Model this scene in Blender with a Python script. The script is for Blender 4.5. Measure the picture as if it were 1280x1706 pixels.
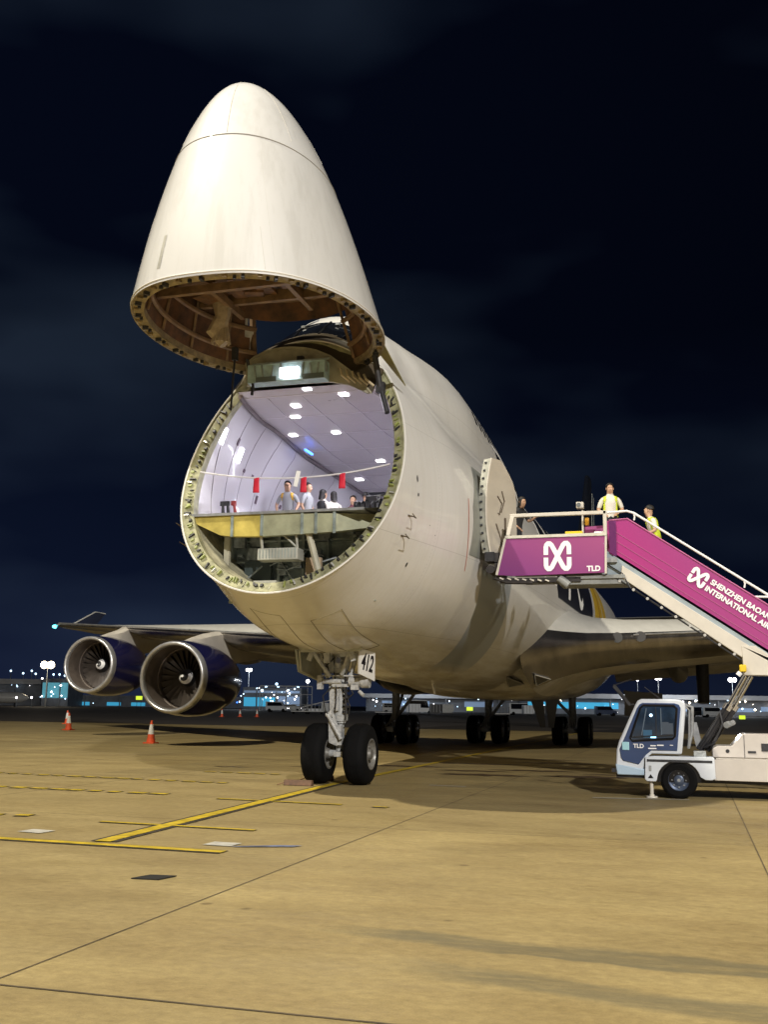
import bpy, bmesh, math, random
from mathutils import Vector, Matrix
R=math.radians
random.seed(7)
sc=bpy.context.scene
for o in list(bpy.data.objects): bpy.data.objects.remove(o)

# ------------------------------------------------------------------ camera
cam=bpy.data.objects.new('camera',bpy.data.cameras.new('camera')); sc.collection.objects.link(cam); sc.camera=cam
CAMP=Vector((7.1175,-13.390,1.6067)); YAW,PIT,ROL=-0.285555,0.184121,0.0125799
cy,sy,cp,sp=math.cos(YAW),math.sin(YAW),math.cos(PIT),math.sin(PIT)
fw=Vector((sy*cp,cy*cp,sp)); rt=Vector((cy,-sy,0)); up=rt.cross(fw)
cr,sr=math.cos(ROL),math.sin(ROL)
rr=rt*cr+up*sr; uu=up*cr-rt*sr
m=Matrix.Identity(4)
for i in range(3): m[i][0]=rr[i]; m[i][1]=uu[i]; m[i][2]=-fw[i]; m[i][3]=CAMP[i]
cam.matrix_world=m
cam.data.sensor_fit='VERTICAL'; cam.data.sensor_height=24; cam.data.lens=1736.25/1706*24
cam.data.clip_end=5000; cam.data.clip_start=.1
sc.view_settings.view_transform='Standard'; sc.view_settings.look='None'; sc.view_settings.exposure=0; sc.view_settings.gamma=1

# ------------------------------------------------------------------ night sky
w=bpy.data.worlds.new('World'); sc.world=w; w.use_nodes=True
nt=w.node_tree; nt.nodes.clear()
def N(t,x,**k):
    n=t.nodes.new(x)
    for a,b in k.items(): setattr(n,a,b)
    return n
out=N(nt,'ShaderNodeOutputWorld'); bg=N(nt,'ShaderNodeBackground'); tc=N(nt,'ShaderNodeTexCoord')
mp=N(nt,'ShaderNodeMapping'); mp.inputs['Scale'].default_value=(1.6,1.6,4.2)
nz=N(nt,'ShaderNodeTexNoise'); nz.inputs['Scale'].default_value=1.7; nz.inputs['Detail'].default_value=3; nz.inputs['Roughness'].default_value=.5
cr1=N(nt,'ShaderNodeValToRGB'); cr1.color_ramp.elements[0].position=.44; cr1.color_ramp.elements[0].color=(.0011,.0021,.0066,1)
cr1.color_ramp.elements[1].position=.70; cr1.color_ramp.elements[1].color=(.0085,.0135,.024,1)
sep=N(nt,'ShaderNodeSeparateXYZ'); cr2=N(nt,'ShaderNodeValToRGB')
cr2.color_ramp.elements[0].position=0; cr2.color_ramp.elements[0].color=(.005,.0075,.021,1)
cr2.color_ramp.elements[1].position=.34; cr2.color_ramp.elements[1].color=(0,0,0,1)
e=cr2.color_ramp.elements.new(.12); e.color=(.002,.0034,.0095,1)
add=N(nt,'ShaderNodeMixRGB',blend_type='ADD'); add.inputs[0].default_value=1
L=nt.links.new
L(tc.outputs['Generated'],mp.inputs[0]); L(mp.outputs[0],nz.inputs[0]); L(nz.outputs[0],cr1.inputs[0])
L(tc.outputs['Generated'],sep.inputs[0]); L(sep.outputs['Z'],cr2.inputs[0])
L(cr1.outputs[0],add.inputs[1]); L(cr2.outputs[0],add.inputs[2]); mrx=N(nt,'ShaderNodeMapRange'); mrx.inputs[1].default_value=-.55; mrx.inputs[2].default_value=.15; mrx.inputs[3].default_value=1.15; mrx.inputs[4].default_value=.6; L(sep.outputs['X'],mrx.inputs[0])
vm_=N(nt,'ShaderNodeVectorMath',operation='SCALE'); L(add.outputs[0],vm_.inputs[0]); L(mrx.outputs[0],vm_.inputs['Scale']); L(vm_.outputs[0],bg.inputs[0]); L(bg.outputs[0],out.inputs[0])

# ------------------------------------------------------------------ apron floodlights (on tall masts off the frame)
def lamp(name,loc,tgt,power,col,size=.6,spot=None,blend=.6):
    d=bpy.data.lights.new(name,'SPOT' if spot else 'POINT'); d.energy=power; d.color=col; d.shadow_soft_size=size
    if spot: d.spot_size=R(spot); d.spot_blend=blend
    o=bpy.data.objects.new(name,d); sc.collection.objects.link(o); o.location=loc
    v=Vector(tgt)-Vector(loc); o.rotation_euler=v.to_track_quat('-Z','Y').to_euler(); return o
FA=(-21.5,-15,50); FB=(46,-73,43)
lamp('floodlight',FA,(2,8,0),140000,(1,.92,.74),.45)
lamp('floodlight',(70,-12,34),(5,9,0),36000,(1,.88,.62),.6)
lamp('floodlight',FB,(-2,18,4),345000,(1,.965,.92),.9)

# ------------------------------------------------------------------ materials
MC={}
def mat(name,col,rough=.5,metal=0,var=.0,vs=3,coat=0,bump=0,bs=40,emit=None,es=0,spec=.5,alpha=1,stretch=(1,1,1)):
    if name in MC: return MC[name]
    m=bpy.data.materials.new(name); m.use_nodes=True; t=m.node_tree; b=t.nodes['Principled BSDF']
    b.inputs['Base Color'].default_value=(*col,1); b.inputs['Roughness'].default_value=rough; b.inputs['Metallic'].default_value=metal
    b.inputs['Coat Weight'].default_value=coat; b.inputs['Specular IOR Level'].default_value=spec
    if emit: b.inputs['Emission Color'].default_value=(*emit,1); b.inputs['Emission Strength'].default_value=es
    if var or bump:
        c=N(t,'ShaderNodeTexCoord'); mpp=N(t,'ShaderNodeMapping'); mpp.inputs['Scale'].default_value=stretch
        n=N(t,'ShaderNodeTexNoise'); n.inputs['Scale'].default_value=vs; n.inputs['Detail'].default_value=6; n.inputs['Roughness'].default_value=.6
        t.links.new(c.outputs['Object'],mpp.inputs[0]); t.links.new(mpp.outputs[0],n.inputs[0])
        if var:
            r=N(t,'ShaderNodeValToRGB'); r.color_ramp.elements[0].position=.3; r.color_ramp.elements[1].position=.72
            r.color_ramp.elements[0].color=tuple(max(0,x*(1-var)) for x in col)+(1,)
            r.color_ramp.elements[1].color=tuple(min(1,x*(1+var*.5)) for x in col)+(1,)
            t.links.new(n.outputs[0],r.inputs[0]); t.links.new(r.outputs[0],b.inputs['Base Color'])
            mr=N(t,'ShaderNodeMapRange'); mr.inputs[3].default_value=max(.03,rough*.75); mr.inputs[4].default_value=min(1,rough*1.3)
            t.links.new(n.outputs[0],mr.inputs[0]); t.links.new(mr.outputs[0],b.inputs['Roughness'])
        if bump:
            n2=N(t,'ShaderNodeTexNoise'); n2.inputs['Scale'].default_value=bs; n2.inputs['Detail'].default_value=4
            bb=N(t,'ShaderNodeBump'); bb.inputs['Strength'].default_value=bump; bb.inputs['Distance'].default_value=.02
            t.links.new(mpp.outputs[0],n2.inputs[0]); t.links.new(n2.outputs[0],bb.inputs['Height']); t.links.new(bb.outputs[0],b.inputs['Normal'])
    MC[name]=m; return m
WHITE=mat('white_paint',(.74,.72,.68),.28,coat=.3,var=.07,vs=1.3)
GREYM=mat('grey_metal',(.33,.34,.35),.45,.3,var=.3,vs=8)
GEARG=mat('gear_grey_paint',(.42,.43,.43),.42,.1,var=.35,vs=14)
STEEL=mat('polished_steel',(.62,.61,.6),.16,1,var=.15,vs=6)
LIPM=mat('inlet_lip_metal',(.62,.62,.63),.3,.7,var=.2,vs=5)
DARKM=mat('dark_metal',(.05,.05,.055),.5,.5,var=.4,vs=10)
BLACK=mat('black_paint',(.006,.006,.008),.3,var=.2)
RUBBER=mat('tyre_rubber',(.0055,.0055,.006),.8,var=.4,vs=9,bump=.2,spec=.12)
PRIMER=mat('green_yellow_primer',(.38,.37,.22),.5,var=.6,vs=5)
GREENG=mat('grey_green_structure',(.33,.39,.38),.5,.2,var=.6,vs=4)
TEAL=mat('pale_teal_structure',(.42,.58,.60),.45,var=.3,vs=6)
TAN=mat('tan_insulation',(.30,.23,.15),.8,var=.45,vs=5)
BROWN=mat('brown_insulation',(.13,.06,.025),.75,var=.75,vs=3.5,bump=.6,bs=9)
BROWNL=mat('light_brown_frame',(.24,.15,.08),.55,var=.5,vs=6)
RIMT=mat('door_rim_metal',(.36,.29,.17),.45,.2,var=.6,vs=6)
LINER=mat('hold_liner',(.60,.58,.63),.24,coat=.2)
LINERC=mat('hold_ceiling_liner',(.60,.55,.59),.3,var=.08,vs=2)
SEAM=mat('liner_seam',(.42,.39,.43),.5)
NAVY=mat('engine_navy_paint',(.012,.012,.058),.2,coat=.6,var=.15,vs=2)
BROWNDUCT=mat('inlet_duct',(.16,.13,.11),.42,.3,var=.3,vs=4)
DARKBODY=mat('wing_dark_metal',(.36,.34,.33),.24,.95,var=.35,vs=1.2,stretch=(3,.4,1))
WINGU=mat('wing_underside_grey',(.42,.39,.33),.5,var=.3,vs=1.5)
GLASS=mat('dark_glass',(.006,.007,.01),.05,0,spec=.8)
MAGM=mat('magenta_panel',(.46,.055,.245),.38,coat=.2,var=.22,vs=.7)
PURP=mat('purple_panel',(.36,.065,.27),.36,coat=.2,var=.3,vs=.6)
def gradmat(name,c0,c1,x0,x1,z0,z1,rough=.36):
    m=bpy.data.materials.new(name); m.use_nodes=True; t=m.node_tree; b=t.nodes['Principled BSDF']; c=N(t,'ShaderNodeTexCoord'); s=N(t,'ShaderNodeSeparateXYZ'); t.links.new(c.outputs['Object'],s.inputs[0])
    r1=N(t,'ShaderNodeMapRange'); r1.inputs[1].default_value=x0; r1.inputs[2].default_value=x1; t.links.new(s.outputs[0],r1.inputs[0])
    r2=N(t,'ShaderNodeMapRange'); r2.inputs[1].default_value=z0; r2.inputs[2].default_value=z1; t.links.new(s.outputs[2],r2.inputs[0])
    a=N(t,'ShaderNodeMath',operation='ADD'); t.links.new(r1.outputs[0],a.inputs[0]); t.links.new(r2.outputs[0],a.inputs[1])
    r=N(t,'ShaderNodeValToRGB'); r.color_ramp.elements[0].color=(*c0,1); r.color_ramp.elements[1].color=(*c1,1); h=N(t,'ShaderNodeMath',operation='MULTIPLY'); h.inputs[1].default_value=.5; t.links.new(a.outputs[0],h.inputs[0]); t.links.new(h.outputs[0],r.inputs[0])
    t.links.new(r.outputs[0],b.inputs['Base Color']); b.inputs['Roughness'].default_value=rough; b.inputs['Coat Weight'].default_value=.15; return m
MAGM=gradmat('magenta_panel_print',(.40,.028,.19),(.29,.06,.215),5.9,7.6,4.0,6.2)
PURP=gradmat('purple_panel_print',(.17,.035,.18),(.33,.075,.21),3.3,5.3,4.2,5.0)
CREAM=mat('cream_paint',(.62,.58,.51),.4,var=.1,vs=3)
DECW=mat('white_lettering',(.85,.85,.85),.5)
TRUCKW=mat('truck_white_paint',(.66,.70,.76),.32,coat=.4,var=.08,vs=2)
TRUCKB=mat('truck_blue_paint',(.035,.065,.16),.3,coat=.4,var=.12,vs=2)
YEL=mat('yellow_plastic',(.75,.52,.02),.45)
CONER=mat('cone_red',(.75,.10,.03),.5,var=.15); CONEW=mat('cone_white',(.75,.74,.7),.5,var=.1)
REDF=mat('red_flag',(.62,.02,.05),.6); ROPE=mat('white_strap',(.75,.73,.75),.6)
YLINE=mat('yellow_road_paint',(.56,.40,.02),.6,var=.45,vs=5); KLINE=mat('black_road_paint',(.05,.04,.03),.8,var=.5,vs=6)
WPAINT=mat('white_road_paint',(.5,.48,.42),.7,var=.3,vs=6); BPAINT=mat('blue_road_paint',(.16,.18,.28),.8,var=.6,vs=5)
SKIN=mat('skin',(.50,.30,.19),.55); HAIR=mat('black_hair',(.01,.008,.007),.6)
SHIRTW=mat('white_shirt',(.72,.68,.6),.8,var=.1,vs=9); HIVIS=mat('hi_vis_yellow',(.62,.72,.04),.7,var=.1); TROUS=mat('dark_trousers',(.02,.022,.03),.85)
SHIRTP=mat('purple_shirt',(.16,.12,.3),.85); SHIRTG=mat('grey_shirt',(.35,.36,.37),.85); ORANGEV=mat('orange_yellow_vest',(.7,.42,.05),.7); SHIRTK=mat('black_clothes',(.02,.02,.022),.85)
def emitm(name,c,s): return mat(name,c,.5,emit=c,es=s)
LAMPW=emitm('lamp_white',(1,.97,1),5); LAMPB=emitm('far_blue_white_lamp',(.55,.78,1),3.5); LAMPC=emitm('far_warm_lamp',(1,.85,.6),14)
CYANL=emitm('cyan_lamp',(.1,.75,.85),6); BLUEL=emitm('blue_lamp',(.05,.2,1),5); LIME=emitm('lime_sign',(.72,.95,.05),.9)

# ------------------------------------------------------------------ mesh builder
class MB:
    def __init__(s): s.v=[]; s.f=[]; s.mi=[]; s.c=0
    def add(s,vs,fs,mi=None):
        o=len(s.v); s.v+= [tuple(x) for x in vs]; s.f+=[tuple(i+o for i in f) for f in fs]; s.mi+=[s.c if mi is None else mi]*len(fs); return s
    def box(s,c,d,rot=None,taper=1):
        c=Vector(c); a,b,h=[x/2 for x in d]; vs=[]
        for z in (-h,h):
            k=taper if z>0 else 1
            for x,y in ((-a,-b),(a,-b),(a,b),(-a,b)): 
                p=Vector((x*k,y*k,z)); vs.append(c+(rot@p if rot else p))
        return s.add(vs,[(0,3,2,1),(4,5,6,7),(0,1,5,4),(1,2,6,5),(2,3,7,6),(3,0,4,7)])
    def bx(s,x0,x1,y0,y1,z0,z1): return s.box(((x0+x1)/2,(y0+y1)/2,(z0+z1)/2),(abs(x1-x0),abs(y1-y0),abs(z1-z0)))
    def cyl(s,p,q,r,r2=None,n=14,cap=True):
        p=Vector(p); q=Vector(q); r2=r if r2 is None else r2
        d=(q-p).normalized(); a=d.orthogonal().normalized(); b=d.cross(a)
        vs=[]
        for c,k in ((p,r),(q,r2)): vs+=[c+(a*math.cos(2*math.pi*i/n)+b*math.sin(2*math.pi*i/n))*k for i in range(n)]
        fs=[(i,(i+1)%n,n+(i+1)%n,n+i) for i in range(n)]
        if cap: fs+=[tuple(range(n))[::-1],tuple(range(n,2*n))]
        return s.add(vs,fs)
    def tube(s,pts,r,n=8,closed=False):
        pts=[Vector(p) for p in pts]; m_=len(pts); vs=[]; prev=None
        for i,p in enumerate(pts):
            t=(pts[(i+1)%m_]-pts[i-1]) if closed else (pts[min(i+1,m_-1)]-pts[max(i-1,0)])
            t.normalize()
            a=(prev-t*prev.dot(t)).normalized() if prev is not None and (prev-t*prev.dot(t)).length>1e-6 else t.orthogonal().normalized()
            prev=a; b=t.cross(a); rad=r[i] if isinstance(r,(list,tuple)) else r
            vs+=[p+(a*math.cos(2*math.pi*k/n)+b*math.sin(2*math.pi*k/n))*rad for k in range(n)]
        fs=[]
        for i in range(m_ if closed else m_-1):
            j=(i+1)%m_
            fs+=[(i*n+k,i*n+(k+1)%n,j*n+(k+1)%n,j*n+k) for k in range(n)]
        if not closed: fs+=[tuple(range(n))[::-1],tuple(range((m_-1)*n,m_*n))]
        return s.add(vs,fs)
    def grid(s,rows,closed=False,flip=False):
        n=len(rows[0]); vs=[p for r in rows for p in r]; fs=[]
        for i in range(len(rows)-1):
            for k in range(n if closed else n-1):
                k2=(k+1)%n; f=(i*n+k,i*n+k2,(i+1)*n+k2,(i+1)*n+k); fs.append(f[::-1] if flip else f)
        return s.add(vs,fs)
    def lathe(s,prof,c,axis=(0,1,0),n=40,cap=False):
        ax=Vector(axis).normalized(); a=ax.orthogonal().normalized(); b=ax.cross(a); c=Vector(c)
        rows=[[c+ax*t+(a*math.cos(2*math.pi*k/n)+b*math.sin(2*math.pi*k/n))*r for k in range(n)] for t,r in prof]
        return s.grid(rows,True)
    def prism(s,poly,off):   # poly list of Vector, extruded by off
        n=len(poly); off=Vector(off); vs=[Vector(p) for p in poly]+[Vector(p)+off for p in poly]
        return s.add(vs,[tuple(range(n))[::-1],tuple(range(n,2*n))]+[(i,(i+1)%n,n+(i+1)%n,n+i) for i in range(n)])
    def ribbon(s,pts,wd,nrm,thick=0):  # flat stroke with mitred joints
        pts=[Vector(p) for p in pts]; nrm=Vector(nrm).normalized(); Lr=[];Rr=[]
        for i,p in enumerate(pts):
            t1=(pts[i]-pts[i-1]).normalized() if i>0 else None; t2=(pts[i+1]-pts[i]).normalized() if i<len(pts)-1 else None
            t=((t1 or t2)+(t2 or t1)).normalized(); q=nrm.cross(t).normalized(); k=1
            if t1 and t2: k=1/max(.5,q.dot(nrm.cross(t1).normalized()))
            Lr.append(p+q*wd/2*k); Rr.append(p-q*wd/2*k)
        if thick:
            o=nrm*thick; rows=[[a,b,b+o,a+o] for a,b in zip(Lr,Rr)]; n=len(rows)
            s.grid(rows,True); k0=len(s.v)-4*n; s.f+=[(k0,k0+1,k0+2,k0+3),(k0+4*n-1,k0+4*n-2,k0+4*n-3,k0+4*n-4)]; s.mi+=[s.c]*2
        else: s.grid([Lr,Rr])
        return s
    def each(s,name,mats,parent=None,smooth=35,bevel=0):   # every separate piece becomes a part of its own
        par=list(range(len(s.v)))
        def find(i):
            while par[i]!=i: par[i]=par[par[i]]; i=par[i]
            return i
        for f in s.f:
            for i in f[1:]: par[find(i)]=find(f[0])
        grp={}
        for k,f in enumerate(s.f): grp.setdefault(find(f[0]),[]).append(k)
        res=[]
        for fs in grp.values():
            q=MB(); mp={}
            for k in fs:
                g=[]
                for i in s.f[k]:
                    if i not in mp: mp[i]=len(q.v); q.v.append(s.v[i])
                    g.append(mp[i])
                q.f.append(tuple(g)); q.mi.append(s.mi[k])
            res.append(q.build(name,mats,parent,smooth,bevel))
        return res
    def build(s,name,mats,parent=None,smooth=35,bevel=0):
        me=bpy.data.meshes.new(name); me.from_pydata(s.v,[],s.f)
        if not isinstance(mats,(list,tuple)): mats=[mats]
        for x in mats: me.materials.append(x)
        if len(mats)>1: me.polygons.foreach_set('material_index',s.mi)
        bm=bmesh.new(); bm.from_mesh(me); bmesh.ops.recalc_face_normals(bm,faces=bm.faces); bm.to_mesh(me); bm.free()
        if smooth:
            me.shade_smooth(); me.set_sharp_from_angle(angle=R(smooth))
        o=bpy.data.objects.new(name,me); sc.collection.objects.link(o)
        if parent: o.parent=parent; 
        if parent and parent.type=='EMPTY': o.location=-parent.location if parent.get('_w') else (0,0,0)
        if bevel:
            md=o.modifiers.new('bevel','BEVEL'); md.width=bevel; md.segments=2; md.limit_method='ANGLE'; md.angle_limit=R(40)
        return o
def tag(o,label,cat,group=None,kind=None):
    if label: o['label']=label
    if cat: o['category']=cat
    if group: o['group']=group
    if kind: o['kind']=kind
    return o
def thing(name,label,cat,loc=(0,0,0),group=None,world=False,rz=0):
    o=bpy.data.objects.new(name,None); sc.collection.objects.link(o); o.location=loc; o.rotation_euler=(0,0,rz); o.empty_display_size=.2
    if world: o['_w']=1
    return tag(o,label,cat,group)
def copytree(o,parent=None):
    c=o.copy(); sc.collection.objects.link(c)
    if parent: c.parent=parent
    for ch in list(o.children): copytree(ch,c)
    return c
def struct(mb,name,m_): return tag(mb.build(name,m_),None,None,kind='structure')
def text(name,s,size,mtx,m_,parent,ext=.004,bold=0,space=1):
    cu=bpy.data.curves.new(name,'FONT'); cu.body=s; cu.size=size; cu.extrude=ext; cu.offset=bold; cu.space_character=space; cu.resolution_u=4
    t=bpy.data.objects.new(name,cu); sc.collection.objects.link(t)
    dg=bpy.context.evaluated_depsgraph_get(); me=bpy.data.meshes.new_from_object(t.evaluated_get(dg)); bpy.data.objects.remove(t)
    me.materials.clear(); me.materials.append(m_); me.transform(mtx)
    o=bpy.data.objects.new(name,me); sc.collection.objects.link(o)
    if parent: o.parent=parent
    if parent and parent.type=='EMPTY' and parent.get('_w'): o.location=-parent.location
    return o
def frame(o,x,y):   # matrix with given origin, x axis, y axis
    x=Vector(x).normalized(); z=x.cross(Vector(y)).normalized(); y=z.cross(x)
    M=Matrix.Identity(4)
    for i in range(3): M[i][0]=x[i];M[i][1]=y[i];M[i][2]=z[i];M[i][3]=o[i]
    return M

# ------------------------------------------------------------------ apron
gm=bpy.data.materials.new('concrete_apron'); gm.use_nodes=True; t=gm.node_tree; b=t.nodes['Principled BSDF']; l=t.links.new
c=N(t,'ShaderNodeTexCoord')
def noise(scale,stretch,det=5,rough=.6):
    mpp=N(t,'ShaderNodeMapping'); mpp.inputs['Scale'].default_value=stretch; n=N(t,'ShaderNodeTexNoise'); n.inputs['Scale'].default_value=scale; n.inputs['Detail'].default_value=det; n.inputs['Roughness'].default_value=rough
    l(c.outputs['Object'],mpp.inputs[0]); l(mpp.outputs[0],n.inputs[0]); return n.outputs[0]
def ramp(src,p0,c0,p1,c1):
    r=N(t,'ShaderNodeValToRGB'); r.color_ramp.elements[0].position=p0; r.color_ramp.elements[0].color=c0; r.color_ramp.elements[1].position=p1; r.color_ramp.elements[1].color=c1; l(src,r.inputs[0]); return r.outputs[0]
def mul(a,bb,f=1):
    x=N(t,'ShaderNodeMixRGB',blend_type='MULTIPLY'); x.inputs[0].default_value=f; l(a,x.inputs[1]); l(bb,x.inputs[2]); return x.outputs[0]
base=ramp(noise(.35,(1,1.6,1),8,.62),.3,(.285,.215,.092,1),.7,(.415,.322,.142,1))
st=ramp(noise(.6,(.6,1.7,1),7,.68),.36,(.82,.79,.75,1),.54,(1,1,1,1))
fine=ramp(noise(9,(1,1.3,1),9,.8),.35,(.74,.73,.71,1),.64,(1.10,1.10,1.09,1))
grit=ramp(noise(90,(1,1,1),3,.8),.3,(.82,.82,.82,1),.7,(1.1,1.1,1.1,1))
col=mul(mul(mul(base,st,.7),fine,1),grit,.9)
wear=ramp(noise(1.7,(.5,3,1),5,.7),.62,(1,1,1,1),.72,(1.22,1.2,1.16,1)); col=mul(col,wear,.5)
spg=N(t,'ShaderNodeSeparateXYZ'); l(c.outputs['Object'],spg.inputs[0])
def gm_(op,a_,bb=None):
    n=N(t,'ShaderNodeMath',operation=op)
    for i,x in enumerate((a_,bb)):
        if x is None: continue
        if isinstance(x,(int,float)): n.inputs[i].default_value=x
        else: l(x,n.inputs[i])
    return n.outputs[0]
def mrg(v,a0,a1,b0,b1):
    n=N(t,'ShaderNodeMapRange',interpolation_type='SMOOTHSTEP'); l(v,n.inputs[0])
    for i,q in ((1,a0),(2,a1),(3,b0),(4,b1)): n.inputs[i].default_value=q
    return n.outputs[0]
fx=gm_('FLOOR',gm_('DIVIDE',gm_('SUBTRACT',spg.outputs[0],3.15),4.65)); fy=gm_('FLOOR',gm_('DIVIDE',gm_('ADD',spg.outputs[1],7.8),8.3))
wn=N(t,'ShaderNodeTexWhiteNoise',noise_dimensions='2D'); cb=N(t,'ShaderNodeCombineXYZ'); l(fx,cb.inputs[0]); l(fy,cb.inputs[1]); l(cb.outputs[0],wn.inputs[0])
col=mul(col,ramp(wn.outputs[0],0,(.90,.90,.91,1),1,(1.06,1.05,1.03,1)),1)
vo=N(t,'ShaderNodeTexVoronoi'); vo.inputs['Scale'].default_value=.9; l(c.outputs['Object'],vo.inputs[0]); col=mul(col,ramp(vo.outputs['Distance'],.035,(.45,.42,.38,1),.06,(1,1,1,1)),.8)
patch=ramp(noise(.28,(1,1.8,1),7,.7),.5,(1,1,1,1),.66,(.80,.78,.74,1)); col=mul(col,patch,.8)
wob=noise(1.1,(1,1,1),4,.6)
for (y0,sl_,x0,w0,st_) in ((-5.72,-.10,4.2,.19,.62),(-6.60,-.18,5.0,.20,.58),(-5.98,-.10,5.2,.03,.4)):
    yy=gm_('ADD',gm_('SUBTRACT',gm_('SUBTRACT',spg.outputs[1],y0),gm_('MULTIPLY',gm_('SUBTRACT',spg.outputs[0],x0),sl_)),gm_('MULTIPLY',gm_('SUBTRACT',wob,.5),.45))
    mk=gm_('MULTIPLY',mrg(gm_('ABSOLUTE',yy),w0*.55,w0*1.25,1,0),mrg(spg.outputs[0],x0,x0+1.0,0,1))
    mk=gm_('MULTIPLY',gm_('MULTIPLY',mk,st_),mrg(noise(3,(.5,3,1),5,.7),.3,.6,.55,1.1))
    mx=N(t,'ShaderNodeMixRGB'); l(mk,mx.inputs[0]); l(col,mx.inputs[1]); mx.inputs[2].default_value=(.11,.10,.06,1); col=mx.outputs[0]
l(col,b.inputs['Base Color']); b.inputs['Roughness'].default_value=.72
l(ramp(noise(.9,(1,2,1)),.35,(.55,.55,.55,1),.7,(.8,.8,.8,1)),b.inputs['Roughness'])
bp=N(t,'ShaderNodeBump'); bp.inputs['Strength'].default_value=.25; bp.inputs['Distance'].default_value=.01; l(noise(60,(1,1,1),4),bp.inputs['Height']); l(bp.outputs[0],b.inputs['Normal'])
g=MB()
g.add([(-1500,-60,0),(1500,-60,0),(1500,2500,0),(-1500,2500,0)],[(0,1,2,3)])
struct(g,'ground',gm)
# far apron asphalt and joints
JT=mat('joint_sealant',(.12,.09,.05),.9,var=.5,vs=3)
j=MB()
def gline(mb,a,bb,wd,z):
    a=Vector((*a,z)); bb=Vector((*bb,z)); mb.ribbon([a,bb],wd,(0,0,1))
for k,x in enumerate((-23.2,-18.6,-13.9,-9.2,-4.5,3.15,7.8,12.5)): gline(j,(x,-30),(x-.1,90),.013,.004)
j2=MB()
for k,y in enumerate((-16.5,-7.82,.5,8.9,17,25,33,41,49)):
    gline(j2,(-60,y+.05),(40,y-.1),.010 if y>-7 else .020,.0052)
struct(j,'ground_joint_lengthwise',JT); struct(j2,'ground_joint_crosswise',JT)
AS=mat('asphalt_taxiway',(.045,.034,.024),.8,var=.4,vs=.2,stretch=(.3,2,1))
a=MB(); a.add([(-900,62,.012),(900,62,.012),(900,900,.012),(-900,900,.012)],[(0,1,2,3)]); struct(a,'taxiway',AS)
# painted markings
kl=MB(); yl=MB()
def stripe(a_,b_,wd,edge=.045):
    gline(kl,a_,b_,wd+2*edge,.008); gline(yl,a_,b_,wd,.0125)
stripe((-4.6,-2.18),(2.1,-2.4),.16)
kl2=MB(); yl2=MB()
gline(kl2,(.42,-2.1),(-.09,7.9),.34,.0098); gline(yl2,(.42,-2.12),(-.09,7.8),.20,.0145)
struct(kl2,'centreline_border',KLINE); struct(yl2,'centreline_marking',YLINE)
stripe((-.72,-.27),(1.62,-.41),.1,.03); stripe((-.8,3.62),(1.52,3.42),.1,.03)
for (a_,b_,wd) in (((-9.5,7.75),(-1.95,6.95),.16),((-7.5,4.4),(-1.9,4.05),.2),((-4.2,10.15),(-2.0,10.0),.13),((-4.5,-.3),(-1.8,.08),.17),((2.1,3.3),(2.6,3.25),.1)):
    n=int((Vector(b_)-Vector(a_)).length/.42)
    for i in range(n):
        p=Vector(a_).lerp(Vector(b_),i/n); q=Vector(a_).lerp(Vector(b_),(i+random.uniform(.45,.85))/n)
        stripe(p,q,wd*random.uniform(.7,1.2),.07)
gline(kl2,(0,0),(0,0.01),.01,.002)
gline(yl,(-.1,7.9),(-.2,60),.2,.0125)
struct(kl,'marking_border',KLINE); struct(yl,'yellow_marking',YLINE)
wm=MB(); gline(wm,(1.62,-1.78),(1.98,-1.8),.3,.009); gline(wm,(-1.05,-1.5),(-.7,-1.55),.3,.009); gline(wm,(5.3,6.6),(7.0,6.9),.12,.009)
gline(wm,(1.8,8.3),(2.6,8.2),.1,.009)
struct(wm,'white_marking',WPAINT)
bl=MB(); bl.add([(2.0,-1.99,.0095),(2.66,-1.72,.0095),(2.72,-1.58,.0095),(2.45,-1.66,.0095),(2.02,-1.92,.0095)],[(0,1,2,3,4)]); struct(bl,'blue_marking',BPAINT)
STAIN=mat('oil_stain',(.10,.06,.03),.45,var=.5,vs=3)
for (x,y,a_,b_) in ((1.6,13.6,.9,.22),(3.1,14.4,1.1,.25),(2.2,12.1,1.0,.3),(4.6,12.5,.9,.4),(5.2,13.6,.7,.15),(.9,17,1.6,.25),(3.4,18.5,1.4,.3),(-.5,14.8,1.2,.25),(-4.5,12.3,.5,.1),(-2.6,13.2,.6,.1),(4.0,16.1,.9,.22),(2.4,20.5,1.3,.25)):
    s_=MB(); n=22; ph=random.uniform(0,6)
    s_.add([(x+a_*math.cos(k*2*math.pi/n)*(1+.35*math.sin(3*k+ph)),y+b_*math.sin(k*2*math.pi/n)*(1+.45*math.sin(2.3*k+ph)),.0062) for k in range(n)],[tuple(range(n))])
    struct(s_,'oil_stain',STAIN)
hc=MB(); hc.prism([(2.05,-4.32,.004),(2.32,-4.3,.004),(2.38,-4.05,.004),(2.12,-4.08,.004)],(0,0,.008)); 
tag(hc.build('manhole_cover',mat('manhole_iron',(.012,.011,.009),.8)),'small black drain cover set in the open concrete in the foreground','drain cover')

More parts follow.
